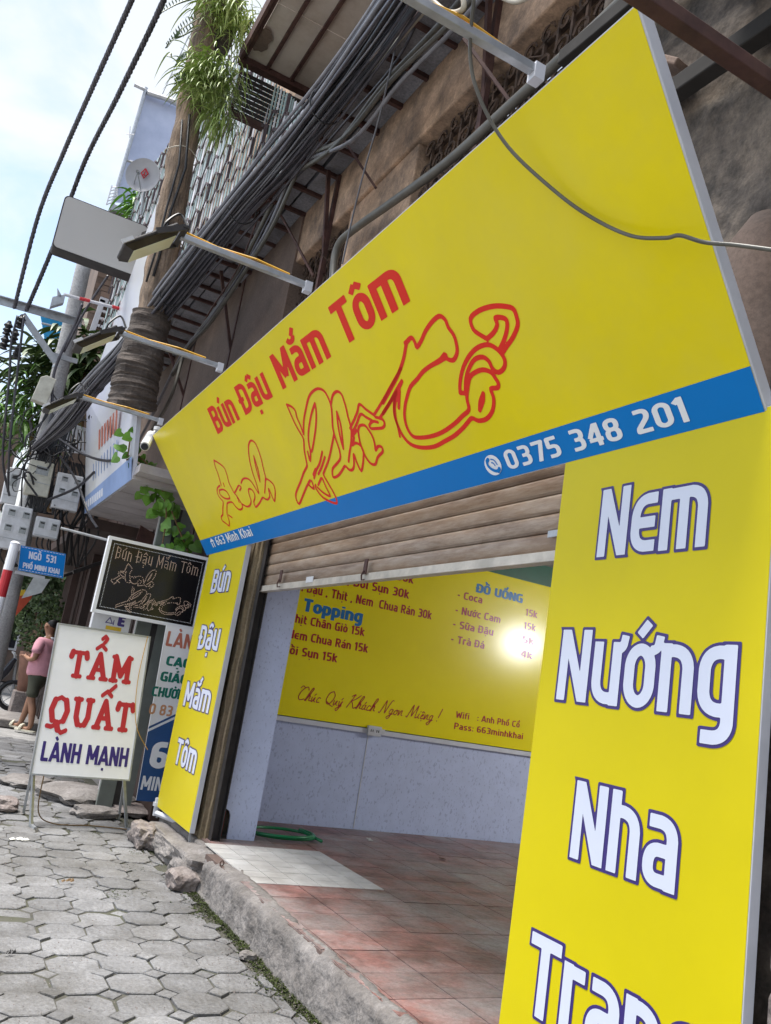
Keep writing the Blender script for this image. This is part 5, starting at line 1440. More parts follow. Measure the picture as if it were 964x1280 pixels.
# overhanging roof of pale sheets on red steel purlins (seen from below)
cn = thing('sheet_roof_canopy', 'high overhanging roof of pale sheets on reddish steel purlins', 'canopy', (1.8, 5, 7.6))
ZC = 7.62
for k, y0 in enumerate([7.83 - .9*i for i in range(1, 9)]):
    mb = MB(); mb.box((1.40, y0 + .004, ZC + .02), (2.4, y0 + .896, ZC + .035)); mb.build('roof_sheet', M['roofsheet'], cn)
for x in (1.37, 1.62, 1.89, 2.16):
    mb = MB(); mb.bar((x, .5, ZC), (x, 7.85, ZC), .035, .045); mb.build('purlin', M['rust'], cn)
for y in (7.84, 5.6, 3.4):
    mb = MB(); mb.bar((1.33, y, ZC - .025), (2.45, y, ZC - .025), .09, .07); mb.build('cross_beam', M['rust'], cn)
mb = MB(); mb.bar((1.33, .5, ZC + .03), (1.33, 7.88, ZC + .03), .03, .16); mb.build('edge_board', M['rust'], cn)
mb = MB()
for k in range(9): 
    z = ZC - .10 - k*.05; mb.bar((1.40, 7.92 + .01*k, z), (2.2, 7.92 + .01*k, z), .012, .042)
mb.build('louvre', M['darksteel'], cn)
mb = MB(); mb.bar((1.36, 7.98, ZC - .56), (2.25, 7.98, ZC - .56), .07, .05); mb.bar((1.38, 7.9, ZC), (1.38, 7.98, ZC-.56), .03); mb.build('lower_beam', M['rust'], cn)
# torn hole patch in the sheet
mb = MB()
c_ = Vector((1.432, 7.460, 7.600)); n = 14
mb.add([c_ + Vector((.10*math.cos(a)*rnd.uniform(.75, 1.1), .20*math.sin(a)*rnd.uniform(.75, 1.1), .012)) for a in [i*2*math.pi/n for i in range(n)]], [tuple(range(n))[::-1]])
mb.build('torn_patch', M['farwall'], cn)
mb = MB(); mb.box((1.5, -2.5, 4.28), (2.3, 1.95, 4.40)); mb.box((1.75, -2.5, 4.14), (1.83, 1.95, 4.28))
o = mb.build('concrete_ledge', M['dirtywall']); tag(o, 'dark stained concrete ledge above the top right corner of the signboard', 'ledge')

# ================================================================== CUT-OFF TRUNK WITH HANGING PLANTS
tk = thing('cut_off_trunk', 'old brown trunk or post cut off in mid-air with a dark ringed lower end', 'trunk', (1.1, 8, 3.7))
pts = [Vector(p) for p in ((1.105, 8.000, 4.575), (1.069, 8.000, 5.095), (1.041, 8.000, 5.703), (1.012, 8.000, 6.329), (0.971, 8.000, 7.062), (0.936, 8.000, 7.825), (0.846, 8.000, 8.788))]
mb = MB(); q = spline(pts, 8); mb.tube(q, [.150 - .030*i/len(q) + .006*math.sin(i*1.7) for i in range(len(q))], 22)
for i, v_ in enumerate(mb.v):
    p = Vector(v_); d_ = nz((p.x*3, p.y*3, p.z*.7), 4)*.02; mb.v[i] = (p.x + d_, p.y + d_, p.z)
mb.build('shaft', M['bark'], tk, smooth=True)
pts = [Vector(p) for p in ((1.107, 8.000, 3.663), (1.098, 8.000, 3.839), (1.092, 8.000, 4.002), (1.092, 8.000, 4.209), (1.092, 8.000, 4.418), (1.102, 8.000, 4.625))]
q = spline(pts, 9); n = len(q)
rr = [.215 - .03*(i/n)**.8 + (.016*abs(math.sin(i*1.25)) if i < n*.62 else .004*math.sin(i*2)) for i in range(n)]
mb = MB(); mb.tube(q, rr, 26)
for i, v_ in enumerate(mb.v):
    p = Vector(v_); d_ = nz((p.x*2, p.y*2, p.z*3), 3)*.03; lo_ = max(0, 1 - (p.z - 3.66)/.25)
    mb.v[i] = (p.x + d_, p.y + d_, p.z + .06*lo_*math.sin(math.atan2(p.y - 8, p.x - 1.1)*1 + .6) + d_*lo_)
mb.build('ringed_stump_end', M['barkdark'], tk, smooth=False)
for (a, b) in ((235, 152), (206, 330), (219, 228)):
    pass
mb = MB()
for (x_, y_, t_) in ((226, 200, .162), (207, 300, .172)):
    c_ = {226: Vector((1.012, 8.000, 6.366)), 207: Vector((1.055, 8.000, 5.415))}[x_]
    mb.tube([c_ + Vector((t_*1.05*math.cos(a), t_*1.05*math.sin(a), .02*math.sin(a*3))) for a in [i*math.pi/10 for i in range(21)]], .006, 5, False)
mb.build('wire_binding', M['lightpipe'], tk)
mb = MB(); mb.tube([(0.966, 7.800, 6.717), (1.048, 7.800, 6.145), (1.011, 7.820, 5.674), (1.014, 7.840, 5.352), (1.000, 7.850, 4.964)], .014, 6); mb.tube([(0.916, 7.840, 6.651), (0.983, 7.820, 6.170), (0.967, 7.820, 5.690), (0.967, 7.840, 5.246), (0.949, 7.850, 4.884)], .011, 6)
mb.build('strapped_cable', M['black'], tk, smooth=True)

def blades(c, n, L_, spread, w_, droop=1.0, up0=.6, mats='leaf', dirx=None):
    mb = MB()
    for k in range(n):
        a = rnd.uniform(0, 2*math.pi); l_ = L_*rnd.uniform(.55, 1.15)
        o_ = Vector(c) + Vector((rnd.gauss(0, spread), rnd.gauss(0, spread*.7), rnd.gauss(0, spread)))
        d_ = Vector((math.cos(a), math.sin(a)*.8, up0*rnd.uniform(0, 1.2)))
        if dirx: d_ += Vector(dirx)
        d_.normalize(); p = o_.copy(); n_ = 6; vs_ = []
        s_ = Vector((-d_.y, d_.x, 0)).normalized()
        for i in range(n_ + 1):
            t = i/n_; ww = w_*(1 - t**2.2)*(.5 + .5*min(1, t*4))
            vs_ += [p - s_*ww/2, p + s_*ww/2 + Vector((0, 0, ww*.25))]
            d_ = (d_ + Vector((0, 0, -.34*droop))).normalized(); p = p + d_*l_/n_
        mb.add(vs_, [(2*i, 2*i+1, 2*i+3, 2*i+2) for i in range(n_)])
    return mb
def plant(name, label, cat, c, mb_, m_, stemr=.02):
    t = thing(name, label, cat, c)
    mb_.build('leaves', M[m_], t, kind='stuff')
    s_ = MB(); c = Vector(c); s_.tube([c + Vector((.05, .1, .12)), c, c - Vector((0, 0, .12))], [stemr*1.6, stemr*2.2, stemr], 7); s_.build('root_clump', M['barkdark'], t)
    return t
c1 = (1.076, 7.720, 7.145)
B1 = blades(c1, 760, .33, .13, .016, 1.1, .5)
plant('spider_plant', 'large bushy bright green spider plant hanging on the trunk', 'plant', c1, B1, 'leaf')
B2 = blades((1.023, 7.800, 8.074), 360, .34, .13, .017, 1.2, .3)
plant('spider_plant', 'smaller spider plant above the big one, cut by the top edge', 'plant', (1.023, 7.800, 8.074), B2, 'leaf')
B3 = blades((1.322, 7.950, 8.113), 130, .34, .10, .017, 1.3, .2)
plant('hanging_grass', 'green grassy tuft hanging by the roof edge right of the trunk', 'plant', (1.322, 7.950, 8.113), B3, 'leaf')
B4 = blades((1.239, 7.750, 6.855), 120, .42, .07, .018, 1.5, .05)
B4.build('leaves', M['leaf'], [o for o in bpy.data.objects if o.name == 'spider_plant'][0], kind='stuff')
mb = MB(); mb.tube([(1.128, 8.050, 8.590), (1.160, 8.050, 8.093), (1.152, 8.020, 7.744), (1.135, 8.000, 7.590)], [.13, .12, .08, .04], 10)
o = mb.build('dark_root_mass', M['barkdark'], smooth=False); tag(o, 'dark hanging root mass between the trunk and the pale roof sheets', 'roots')
# ferny fronds on the trunk's left
fnd = thing('fern', 'small bluish fern fronds sticking out of the left side of the trunk', 'plant', (0.830, 7.800, 7.733))
for (a, b, c_) in (((0.842, 7.800, 7.798), (0.700, 7.750, 7.543), (0.606, 7.700, 7.245)), ((0.791, 7.800, 8.033), (0.617, 7.750, 7.810), (0.465, 7.700, 7.557)), ((0.849, 7.800, 7.686), (0.697, 7.700, 7.419), (0.654, 7.600, 7.349)), ((0.870, 7.800, 7.352), (0.784, 7.750, 7.231), (0.731, 7.700, 7.111)), ((0.896, 7.800, 7.157), (0.829, 7.750, 7.021), (0.758, 7.700, 6.913))):
    q = spline([a, b, c_], 7); mb = MB(); mb.tube(q, .004, 4)
    for i, p in enumerate(q[2:]):
        for s_ in (-1, 1):
            l_ = .085*(1 - i/len(q)*.6); d_ = Vector((-.5, 0, s_*.85)) * l_
            mb.add([p, p + d_*.5 + Vector((.010, 0, .0)), p + d_, p + d_*.5 - Vector((.012, 0, 0))], [(0, 1, 2, 3)])
    mb.build('frond', M['darkleaf'], fnd)

# ================================================================== SIGN FLOODLIGHTS
def floodlight(y, label, tail=1.30, z=3.50, x0=.60, head=True):
    t = thing('sign_floodlight', label, 'floodlight', (tail, y, z), 'floodlights on arms over the signboard')
    mb = MB(); mb.bar((x0, y, z), (tail, y, z), .032, .030); mb.build('arm', M['galv'], t, bevel=.003)
    mb = MB(); mb.bar((x0 + .05, y + .002, z + .0185), (tail-.12, y+.002, z + .0185), .012, .005); mb.tube([(x0+.02, y, z+.03), (x0+.2, y+.02, z+.028), (x0+.4, y-.01, z+.03), (tail - .1, y+.01, z+.03)], .006, 5); mb.build('yellow_wire', M['amber'], t)
    mb = MB(); mb.box((tail-.01, y-.022, z-.04), (tail+.03, y+.022, z+.02)); mb.build('end_bracket', M['edge'], t)
    rot = Matrix.Rotation(R(-42), 4, 'Y'); c = Vector((x0 - .14, y, z - .10))
    def T_(pts): return [c + (rot @ Vector(p)) for p in pts]
    def tb(a, b):
        m_ = MB(); m_.box(a, b); m_.v = [tuple(c + rot @ Vector(p)) for p in m_.v]; return m_
    hb = tb((-.15, -.10, 0), (.15, .10, .022)); hb.build('housing', M['darksteel'], t, bevel=.008)
    m_ = MB()
    for i in range(9):
        b_ = tb((-.11 + i*.026, -.065, .022), (-.104 + i*.026, .065, .032)); m_.add(b_.v, b_.f)
    m_.build('cooling_fin', M['darksteel'], t)
    m_ = MB(); m_.add(T_([(-.15, -.10, -.001), (.15, -.10, -.001), (.15, .10, -.001), (-.15, .10, -.001), (-.12, -.075, -.03), (.12, -.075, -.03), (.12, .075, -.03), (-.12, .075, -.03)]), [(0, 1, 5, 4), (1, 2, 6, 5), (2, 3, 7, 6), (3, 0, 4, 7)]); m_.build('reflector_rim', M['darksteel'], t)
    tb((-.118, -.073, -.032), (.118, .073, -.022)).build('lamp_glass', M['lampglass'], t)
    tb((-.16, -.11, .01), (-.10, -.099, .03)).build('white_label', M['paper'], t)
    m_ = MB(); m_.bar((x0, y - .11, z), c + rot @ Vector((.02, -.115, .01)), .012, .03); m_.bar((x0, y + .11, z), c + rot @ Vector((.02, .115, .01)), .012, .03); m_.bar((x0, y-.12, z), (x0, y+.12, z), .03, .012)
    m_.build('yoke', M['darksteel'], t)
    m_ = MB(); m_.tube(spline([(x0+.03, y, z+.05), (x0-.02, y+.03, z+.13), (x0-.08, y, z+.05), tuple(c + rot @ Vector((.1, 0, .04)))], 6), .007, 6); m_.build('flex', M['black'], t)
    return t
floodlight(2.07, 'nearest floodlight arm, cut by the top edge above the yellow board', z=3.52)
floodlight(4.06, 'floodlight with pale glass just left of the cut-off trunk, second arm from the right', z=3.50)
floodlight(5.68, 'floodlight in front of the cable bundle, above the word Bún', z=3.50)
floodlight(7.50, 'farthest and lowest floodlight, by the concrete pole and left corner of the board', z=3.50)
# neighbour's small lamp
nl = thing('plate_lamp', 'small grey plate lamp on a red and white arm below the grey lightbox', 'lamp', (0.300, 9.300, 5.011))
mb = MB(); mb.prism([(0.229, 9.200, 4.843), (0.227, 9.200, 4.955), (0.342, 9.200, 5.027), (0.347, 9.200, 4.935)], (0, .12, .01)); mb.prism([(0.270, 9.200, 4.981), (0.250, 9.200, 5.067), (0.306, 9.200, 5.004), (0.303, 9.200, 4.984)], (0, .03, 0)); mb.build('head', M['galv'], nl)
mb = MB(); mb.tube([(0.329, 9.250, 5.041), (0.930, 9.400, 5.152)], .018, 8); mb.build('arm', M['edge'], nl)
mb = MB(); mb.tube([(0.493, 9.270, 5.064), (0.595, 9.300, 5.086)], .0195, 8); mb.tube([(0.839, 9.370, 5.137), (0.930, 9.400, 5.152)], .0195, 8); mb.build('red_band', M['redpaint'], nl)

# CCTV camera at the left corner of the board
cc = thing('security_camera', 'small white bullet security camera at the left corner of the yellow signboard', 'camera', (1.220, 7.450, 3.264))
a, b = Vector((1.205, 7.380, 3.201)), Vector((1.272, 7.600, 3.378))
mb = MB(); mb.tube([a, a.lerp(b, .5), b], [.042, .042, .038], 14); mb.build('body', M['cctv'], cc, smooth=False)
mb = MB(); mb.tube([a + (a-b).normalized()*.002, a + (a-b).normalized()*.012], .032, 14); mb.build('lens', M['glass'], cc)
mb = MB(); mb.tube([b, b + Vector((.05, .03, .06))], .016, 8); mb.lathe([(.001, -.01), (.045, -.01), (.045, .02), (.001, .02)], b + Vector((.06, .03, .07)), 12); mb.build('mount', M['cctv'], cc)

# grey lightbox high over the pavement
lx = thing('grey_lightbox', 'large blank grey rounded lightbox high on the left, seen from below', 'lightbox', (.53, 9.0, 5.4))
x0, x1, z0, z1, r_ = .085, .985, 5.405, 6.02, .05
poly = []
for (cx, cz, a0) in ((x1-r_, z0+r_, -90), (x1-r_, z1-r_, 0), (x0+r_, z1-r_, 90), (x0+r_, z0+r_, 180)):
    for k in range(6): a = R(a0 + k*18); poly.append((cx + r_*math.cos(a), cz + r_*math.sin(a)))
mb = MB(); mb.prism([(x, 9.0, z) for x, z in poly], (0, .20, 0)); mb.build('casing', M['darksteel'], lx)
mb = MB(); mb.prism([(.535 + (x-.535)*.975, 8.994, 5.712 + (z-5.712)*.965) for x, z in poly], (0, .006, 0)); mb.build('face_panel', M['lightbox'], lx)
mb = MB(); mb.bar((.9, 9.1, 5.5), (1.25, 8.4, 5.5), .05); mb.bar((.9, 9.1, 5.9), (1.2, 8.4, 5.9), .05); mb.build('bracket', M['darksteel'], lx)

# ================================================================== NEIGHBOURING SHOP
nbn = thing('neighbour_banner', 'tall pale white and lilac banner sign of the next shop, behind the trunk', 'banner', (1.25, 9.5, 3.0))
A1, A2, A3, A4 = Vector((1.24, 10.75, 3.0)), Vector((.94, 10.75, 4.42)), Vector((.90, 8.15, 5.85)), Vector((1.25, 7.95, 3.0))
nd = (A2-A1).cross(A4-A1).normalized()
if nd.x > 0: nd = -nd
mb = MB(); mb.prism([A1, A4, A3, A2], nd*-.04); mb.build('panel', M['neighbanner'], nbn)
npl = Plane(A1, (A4-A1).normalized(), (A2-A1).normalized())
if npl.n.dot(nd) < 0: npl.n = nd
mb = MB(); mb.add([npl.P(.0, .0, .002), npl.P(2.8, 0, .002), npl.P(2.8, .22, .002), npl.P(.0, .20, .002)], [(0, 1, 2, 3)]); mb.build('blue_strip', M['bluepale'], nbn)
print_text('SỬA CHỮA', npl, .1, .05, 1.2, .11, M['white'], nbn, hw=.1, res=24, lift=.004) if False else None
mb = MB()
for k in range(9): mb.add([npl.P(.15 + k*.13, .05, .004), npl.P(.23 + k*.13, .05, .004), npl.P(.23 + k*.13, .14, .004), npl.P(.15 + k*.13, .14, .004)], [(0, 1, 2, 3)])
mb.build('blurred_letters', M['bannerwhite'], nbn, kind='stuff')
mb = MB()
for k in range(7): mb.add([npl.P(.95 + k*.17, .62, .004), npl.P(1.05 + k*.17, .62, .004), npl.P(1.05 + k*.17, .85, .004), npl.P(.95 + k*.17, .85, .004)], [(0, 1, 2, 3)])
mb.build('blurred_letters', M['salmon'], nbn, kind='stuff')
mb = MB()
for k in range(9): mb.add([npl.P(.6 + k*.18, .32, .004), npl.P(.64 + k*.18, .32, .004), npl.P(.64 + k*.18, .52, .004), npl.P(.6 + k*.18, .52, .004)], [(0, 1, 2, 3)])
mb.build('blurred_letters', M['bluepale'], nbn, kind='stuff')
ns_ = thing('neighbour_canopy', 'pale boarded canopy underside of the next shop below its banner', 'canopy', (1.7, 9, 3.0))
for k in range(7):
    y0 = 10.72 - (k+1)*.40
    mb = MB(); mb.box((1.25 + rnd.uniform(-.004, .004), y0 + .006, 3.0 + rnd.uniform(0, .01)), (2.5, y0 + .394, 3.04)); mb.build('soffit_board', M['palewood'], ns_)
mb = MB(); mb.box((1.26, 7.7, 3.041), (2.5, 10.72, 3.12)); mb.build('canopy_body', M['palewood'], ns_)
mb = MB(); mb.box((1.72, 8.62, 0.0), (1.83, 8.70, 2.995)); o = mb.build('grey_post', M['palewood'], ns_)
nw = thing('neighbour_shopfront', 'dark reddish-brown wooden shopfront of the next house along the pavement', 'building', (2.1, 12, 0))
y = 8.0; k = 0
while y < 18.6:
    w_ = rnd.choice([.30, .34, .38])
    mb = MB(); mb.box((2.08 + rnd.uniform(0, .03), y, 0), (2.2, y + w_ - .012, 3.6)); mb.build('plank', M['darkwood'], nw); y += w_
mb = MB(); mb.box((2.2, 7.4, 0), (5, 18.6, 8.2)); mb.build('house_block', M['farwall'], nw)
mb = MB(); mb.box((1.30, 10.76, 2.85), (2.2, 18.0, 2.98)); mb.build('dark_awning', M['darkwood'], nw)
for (y0, x0_) in ((11.5, 1.9), (13.6, 1.85), (16.0, 1.9)):
    mb = MB(); mb.box((x0_, y0, 0), (x0_+.12, y0+.12, 2.85)); mb.build('post', M['darkwood'], nw)
for y_ in (11, 12):
    mb = MB(); mb.bar((1.3, y_, 2.3), (2.1, y_ + .2, 2.8), .04); mb.build('awning_strut', M['darksteel'], nw)
# low red cloth panel
mb = MB(); mb.prism([(1.65, 9.6, 1.9), (2.0, 9.62, 1.82), (2.02, 9.62, 2.75), (1.72, 9.6, 2.85)], (0, .02, 0)); o = mb.build('maroon_awning_flap', M['rust']); tag(o, 'folded maroon cloth flap in the shade above the black LED sign', 'awning')
# brick wall with a framed window behind the banner
fw_ = thing('brown_brick_house', 'brown brick side wall of a house with a pale window frame behind the banner', 'house', (1.6, 14.9, 3))
mb = MB(); mb.box((.98, 15.0, 2.9), (4.0, 20, 9.1)); mb.build('wall', M['farwall'], fw_)
r0 = 0
for z in [6.0 + .115*i for i in range(20)]:
    x = .99 + (r0 % 2)*.12
    while x < 2.05:
        if sum(1 for o in fw_.children) < 240:
            mb = MB(); mb.box((x, 14.985 + rnd.uniform(-.006, .006), z), (x + .225, 15.02, z + .10)); mb.build('brick', M['brick'], fw_)
        x += .24
    r0 += 1
wf = Vector((1.111, 14.900, 6.919)); 
mb = MB()
x0, z0 = wf.x, wf.z - .25
mb.bar((x0, 14.9, z0), (x0 + .05, 14.9, z0 + .72), .09); mb.bar((x0, 14.9, z0 + .72), (x0 + .62, 14.9, z0 + .72), .09)
for k in range(4): mb.bar((x0, 14.88, z0 + .14*k + .1), (x0 + .6, 14.88, z0 + .14*k + .1), .045)
mb.build('window_frame', M['edge'], fw_)
mb = MB(); mb.box((.9, 14.9, 9.1), (4, 20, 9.22)); mb.build('roof_edge', M['galv'], fw_)
# roof-top sheet, dish, antenna
rsx = thing('lavender_screen', 'tall lavender-blue sheet screen on poles high behind the trunk', 'screen', (1.519, 15.200, 9.712))
mb = MB(); mb.prism([(0.960, 15.200, 9.425), (1.678, 15.200, 9.681), (1.692, 15.200, 11.825), (1.016, 15.200, 11.845)], (0, .03, 0)); mb.build('sheet', M['skysheet'], rsx)
mb = MB(); mb.tube([(0.934, 15.100, 9.265), (0.998, 15.100, 11.824)], .035, 7); mb.tube([(0.781, 15.100, 11.778), (1.773, 15.100, 11.769)], .035, 7); mb.tube([(1.030, 15.050, 11.702), (1.690, 15.050, 11.801)], .05, 7); mb.tube([(0.948, 15.100, 10.240), (1.531, 15.100, 10.314)], .025, 6); mb.build('pole_frame', M['galv'], rsx)
dsh = thing('satellite_dish', 'grey satellite dish with a red diamond mark left of the trunk', 'satellite dish', (1.025, 11.500, 7.992))
c = Vector((1.022, 11.500, 8.004)); ax = Vector((-.45, -.85, -.15)).normalized()
mb = MB(); rD = .245
mb.lathe([(rD, .06), (rD*.97, .055), (rD*.7, .025), (rD*.35, .006), (.001, 0)], c, 28, ax); mb.lathe([(rD, .06), (rD*1.01, .05), (rD*.7, .0), (rD*.3, -.02), (.001, -.02)], c, 28, ax)
mb.build('reflector', M['dish'], dsh, smooth=True)
a_ = ax.cross(Vector((0, 0, 1))).normalized(); b_ = a_.cross(ax).normalized()
ctr = c + ax*.035 + a_*-.015 + b_*.035
if True:
    mb = MB(); s_ = .062; mb.tube([ctr + b_*s_*1.1, ctr + a_*s_*.8, ctr - b_*s_*1.1, ctr - a_*s_*.8, ctr + b_*s_*1.1], .012, 4); mb.tube([ctr + b_*.03, ctr - b_*.035], .008, 4); mb.tube([ctr - b_*.01, ctr + a_*.03 - b_*.03], .008, 4); mb.build('red_diamond_mark', M['redpaint'], dsh)
mb = MB(); f_ = c + ax*.26 - b_*.05; mb.tube([c - b_*rD*.9, f_], .009, 6); mb.tube([c + a_*rD*.5 - b_*.14, f_], .008, 6); mb.lathe([(.02, 0), (.026, .05), (.001, .06)], f_, 8, ax*-1); mb.tube([c - ax*.03, c - ax*.12 - b_*.1, c - ax*.14 - b_*.5], .02, 8); mb.build('feed_arm', M['galv'], dsh)
an = thing('rooftop_antenna', 'thin white rooftop antenna between the cables and the satellite dish', 'antenna', (0.871, 14.800, 9.121))
mb = MB(); mb.tube([(0.819, 14.800, 9.098), (0.829, 14.800, 9.491)], .012, 5); mb.tube([(0.979, 14.800, 9.267), (0.906, 14.800, 9.527)], .012, 5)
for k in range(6): 
    p = Vector((0.819, 14.800, 9.098)).lerp(Vector((0.829, 14.800, 9.491)), k/5.5); q_ = Vector((0.979, 14.800, 9.267)).lerp(Vector((0.906, 14.800, 9.527)), k/5.5); mb.tube([p, q_], .009, 4)
mb.tube([(0.912, 14.800, 10.524), (0.878, 14.800, 10.742)], .008, 4); mb.tube([(0.847, 14.800, 10.558), (0.978, 14.800, 10.624)], .008, 4)
mb.build('rods', M['edge'], an)
ga = thing('thin_guy_wire', 'very thin wire running from the screen up past the fern', 'wire', (1.207, 14.000, 11.215))
mb = MB(); mb.tube([(1.207, 14.000, 11.082), (1.000, 10.000, 9.272)], .008, 4); mb.build('wire', M['galv'], ga)
rp = blades((1.361, 13.500, 8.667), 160, .5, .16, .05, 1.0, .8); rp.build('rooftop_plant', M['vine']); o = bpy.data.objects['rooftop_plant']; tag(o, 'small green rooftop plant under the satellite dish', 'plant')

# blue roof sheets and dark foliage behind the pole
mb = MB(); mb.prism([(0.248, 16.000, 7.251), (0.772, 16.000, 7.318), (0.846, 16.000, 6.875), (0.450, 16.000, 6.750)], (0, .05, 0)); mb.prism([(0.431, 16.100, 6.520), (0.621, 16.100, 6.427), (0.664, 16.100, 6.125), (0.507, 16.100, 6.198)], (0, .05, 0)); o = mb.build('blue_sheet', M['bluesheet']); tag(o, 'bright blue corrugated sheet behind the pole cross arm', 'sheet')
mb = MB(); mb.tube([(0.260, 15.900, 7.156), (0.741, 15.900, 7.207)], .03, 6); mb.tube([(0.327, 15.900, 6.990), (0.770, 15.900, 7.024)], .02, 6); o = mb.build('sheet_rail', M['galv']); tag(o, 'pale metal rails across the bright blue sheet', 'rail')
dr = blades((0.550, 13.000, 5.156), 260, .75, .30, .075, .8, .9); t = thing('rooftop_palm', 'dark spiky leaved plants crowding behind the concrete pole', 'plant', (0.536, 13.000, 5.215)); dr.build('leaves', M['darkleaf'], t, kind='stuff')
mb = MB(); mb.tube([(1.001, 13.000, 3.241), (0.732, 13.000, 4.146), (0.536, 13.000, 5.215)], .05, 7); mb.build('stem', M['stem'], t)
dr = blades((0.940, 12.500, 5.398), 200, .6, .24, .09, .9, .6); t = thing('broadleaf_plant', 'dark broad leaved plant between the concrete pole and the banner', 'plant', (0.940, 12.500, 5.398)); dr.build('leaves', M['darkleaf'], t, kind='stuff')
mb = MB(); mb.tube([(1.166, 12.500, 4.173), (0.940, 12.500, 5.398)], .04, 7); mb.build('stem', M['stem'], t)
dr = blades((0.431, 12.600, 4.459), 260, .55, .22, .04, 1.1, .5); t = thing('light_green_bush', 'light yellow-green bushy plant left of the concrete pole', 'plant', (0.431, 12.600, 4.459)); dr.build('leaves', M['vine'], t, kind='stuff')
mb = MB(); mb.tube([(0.818, 12.600, 3.146), (0.431, 12.600, 4.459)], .04, 7); mb.build('stem', M['stem'], t)
# white balcony rail behind the cables
wr = thing('white_railing', 'small white painted railing behind the tangled cables', 'railing', (1.136, 12.400, 4.145))
for k in range(7):
    a, b = Vector((0.913, 12.400, 4.440)), Vector((1.183, 12.400, 4.425)); c_, d_ = Vector((0.956, 12.400, 4.070)), Vector((1.256, 12.400, 4.107))
    mb = MB(); mb.bar(a.lerp(b, k/6), c_.lerp(d_, k/6), .03); mb.build('baluster', M['edge'], wr)
mb = MB(); mb.bar(a, b, .05); mb.bar(c_, d_, .05); mb.bar((0.915, 12.400, 4.622), (0.956, 12.400, 4.070), .06); mb.build('rail', M['edge'], wr)

# vine with heart-shaped leaves at the corner of the board
vt = thing('climbing_vine', 'bright green heart-leaved vine hanging left of the signboard', 'vine', (1.336, 7.700, 3.055))
mb = MB()
for pts in ([(1.185, 8.100, 3.200), (1.302, 8.100, 3.257), (1.533, 8.100, 3.094), (1.712, 8.100, 2.818), (1.946, 8.100, 2.472)], [(1.533, 8.100, 3.094), (1.659, 8.100, 2.805), (1.689, 8.100, 2.493)], [(1.191, 8.100, 3.242), (1.175, 8.100, 3.415)]): mb.tube(spline(pts, 6), .008, 5)
mb.build('stem', M['stem'], vt)
lm = MB(); hl = [(0, 0), (.35, -.16), (.55, .05), (.5, .4), (.25, .75), (0, 1.0), (-.25, .75), (-.5, .4), (-.55, .05), (-.35, -.16)]
lm.add([(x, .12*abs(x), -z) for x, z in hl] , [(0, 1, 2, 3, 4, 5), (0, 5, 6, 7, 8, 9)])
lf = lm.build('leaf', M['vine'], None); lf.parent = vt; lf.location = Vector((1.098, 7.600, 3.312)) - vt.location; lf.scale = (.085, .085, .085); lf.rotation_euler = (.3, .9, .4)
LP = [(1.083, 8.100, 3.452), (1.205, 8.100, 3.521), (1.263, 8.100, 3.400), (1.096, 8.100, 3.327), (1.099, 8.100, 3.216), (1.188, 8.100, 3.257), (1.264, 8.100, 3.327), (1.251, 8.100, 3.178), (1.306, 8.100, 3.274), (1.349, 8.100, 3.222), (1.405, 8.100, 3.181), (1.440, 8.100, 3.231), (1.358, 8.100, 3.111), (1.423, 8.100, 3.065), (1.469, 8.100, 3.029), (1.497, 8.100, 3.117), (1.516, 8.100, 3.171), (1.563, 8.100, 3.102), (1.428, 8.100, 2.970), (1.523, 8.100, 2.962), (1.598, 8.100, 3.014), (1.632, 8.100, 3.072), (1.612, 8.100, 2.913), (1.600, 8.100, 2.790), (1.657, 8.100, 2.708), (1.579, 8.100, 2.849), (1.680, 8.100, 2.890), (1.749, 8.100, 2.827), (1.835, 8.100, 2.727), (1.887, 8.100, 2.635), (1.824, 8.100, 2.556), (1.756, 8.100, 2.509), (1.673, 8.100, 2.458), (1.961, 8.100, 2.588), (1.950, 8.100, 2.489), (1.871, 8.100, 2.487), (1.624, 8.100, 2.400), (1.686, 8.100, 2.973)]
for p in LP + [tuple(Vector(q) + Vector((rnd.gauss(0, .04), rnd.gauss(0.04, .04), rnd.gauss(-.02, .04)))) for q in LP[9:] + LP[11:]]:
    inst(lf, vt, Vector(p) - vt.location, (rnd.uniform(-.9, .9), rnd.uniform(-1.1, 1.1), rnd.uniform(-1.0, 1.0)), 'leaf', [rnd.uniform(.075, .125)]*3)

# ================================================================== RUBBLE AND STONES
def rock(name, c, s_, seed, label, m_='stone', cat='stone', sub=3, rot=0):
    import bmesh
    bm = bmesh.new(); bmesh.ops.create_icosphere(bm, subdivisions=sub, radius=1)
    for v in bm.verts:
        p = v.co.copy(); q = p*1.0
        mx_ = max(abs(p.x), abs(p.y), abs(p.z)); q = p.lerp(p/mx_*.85, .55)
        d_ = 1 + nz(q + Vector((seed*7.1, seed*3.3, 0)), 1.4)*.28 + nz(q + Vector((seed, 0, 5)), 4)*.10
        q = q*d_
        v.co = Vector((q.x*s_[0], q.y*s_[1], q.z*s_[2]))
    me = bpy.data.meshes.new(name); bm.to_mesh(me); bm.free(); me.materials.append(M[m_])
    o = bpy.data.objects.new(name, me); C.objects.link(o); o.location = c; o.rotation_euler = (0, 0, rot)
    return tag(o, label, cat)
rock('rubble_lump', (1.98, 5.98, .085), (.19, .36, .115), 1, 'big rounded lump of broken concrete at the left end of the kerb', m_='concrete', sub=4)
rock('rubble_lump', (1.98, 6.60, .06), (.17, .42, .10), 2, 'long low mortar lump under the narrow yellow panel', m_='concrete', sub=4)
rock('rubble_lump', (1.80, 6.95, .07), (.10, .22, .10), 5, 'crumbly pale mortar heap at the left foot of the narrow yellow panel', sub=4)
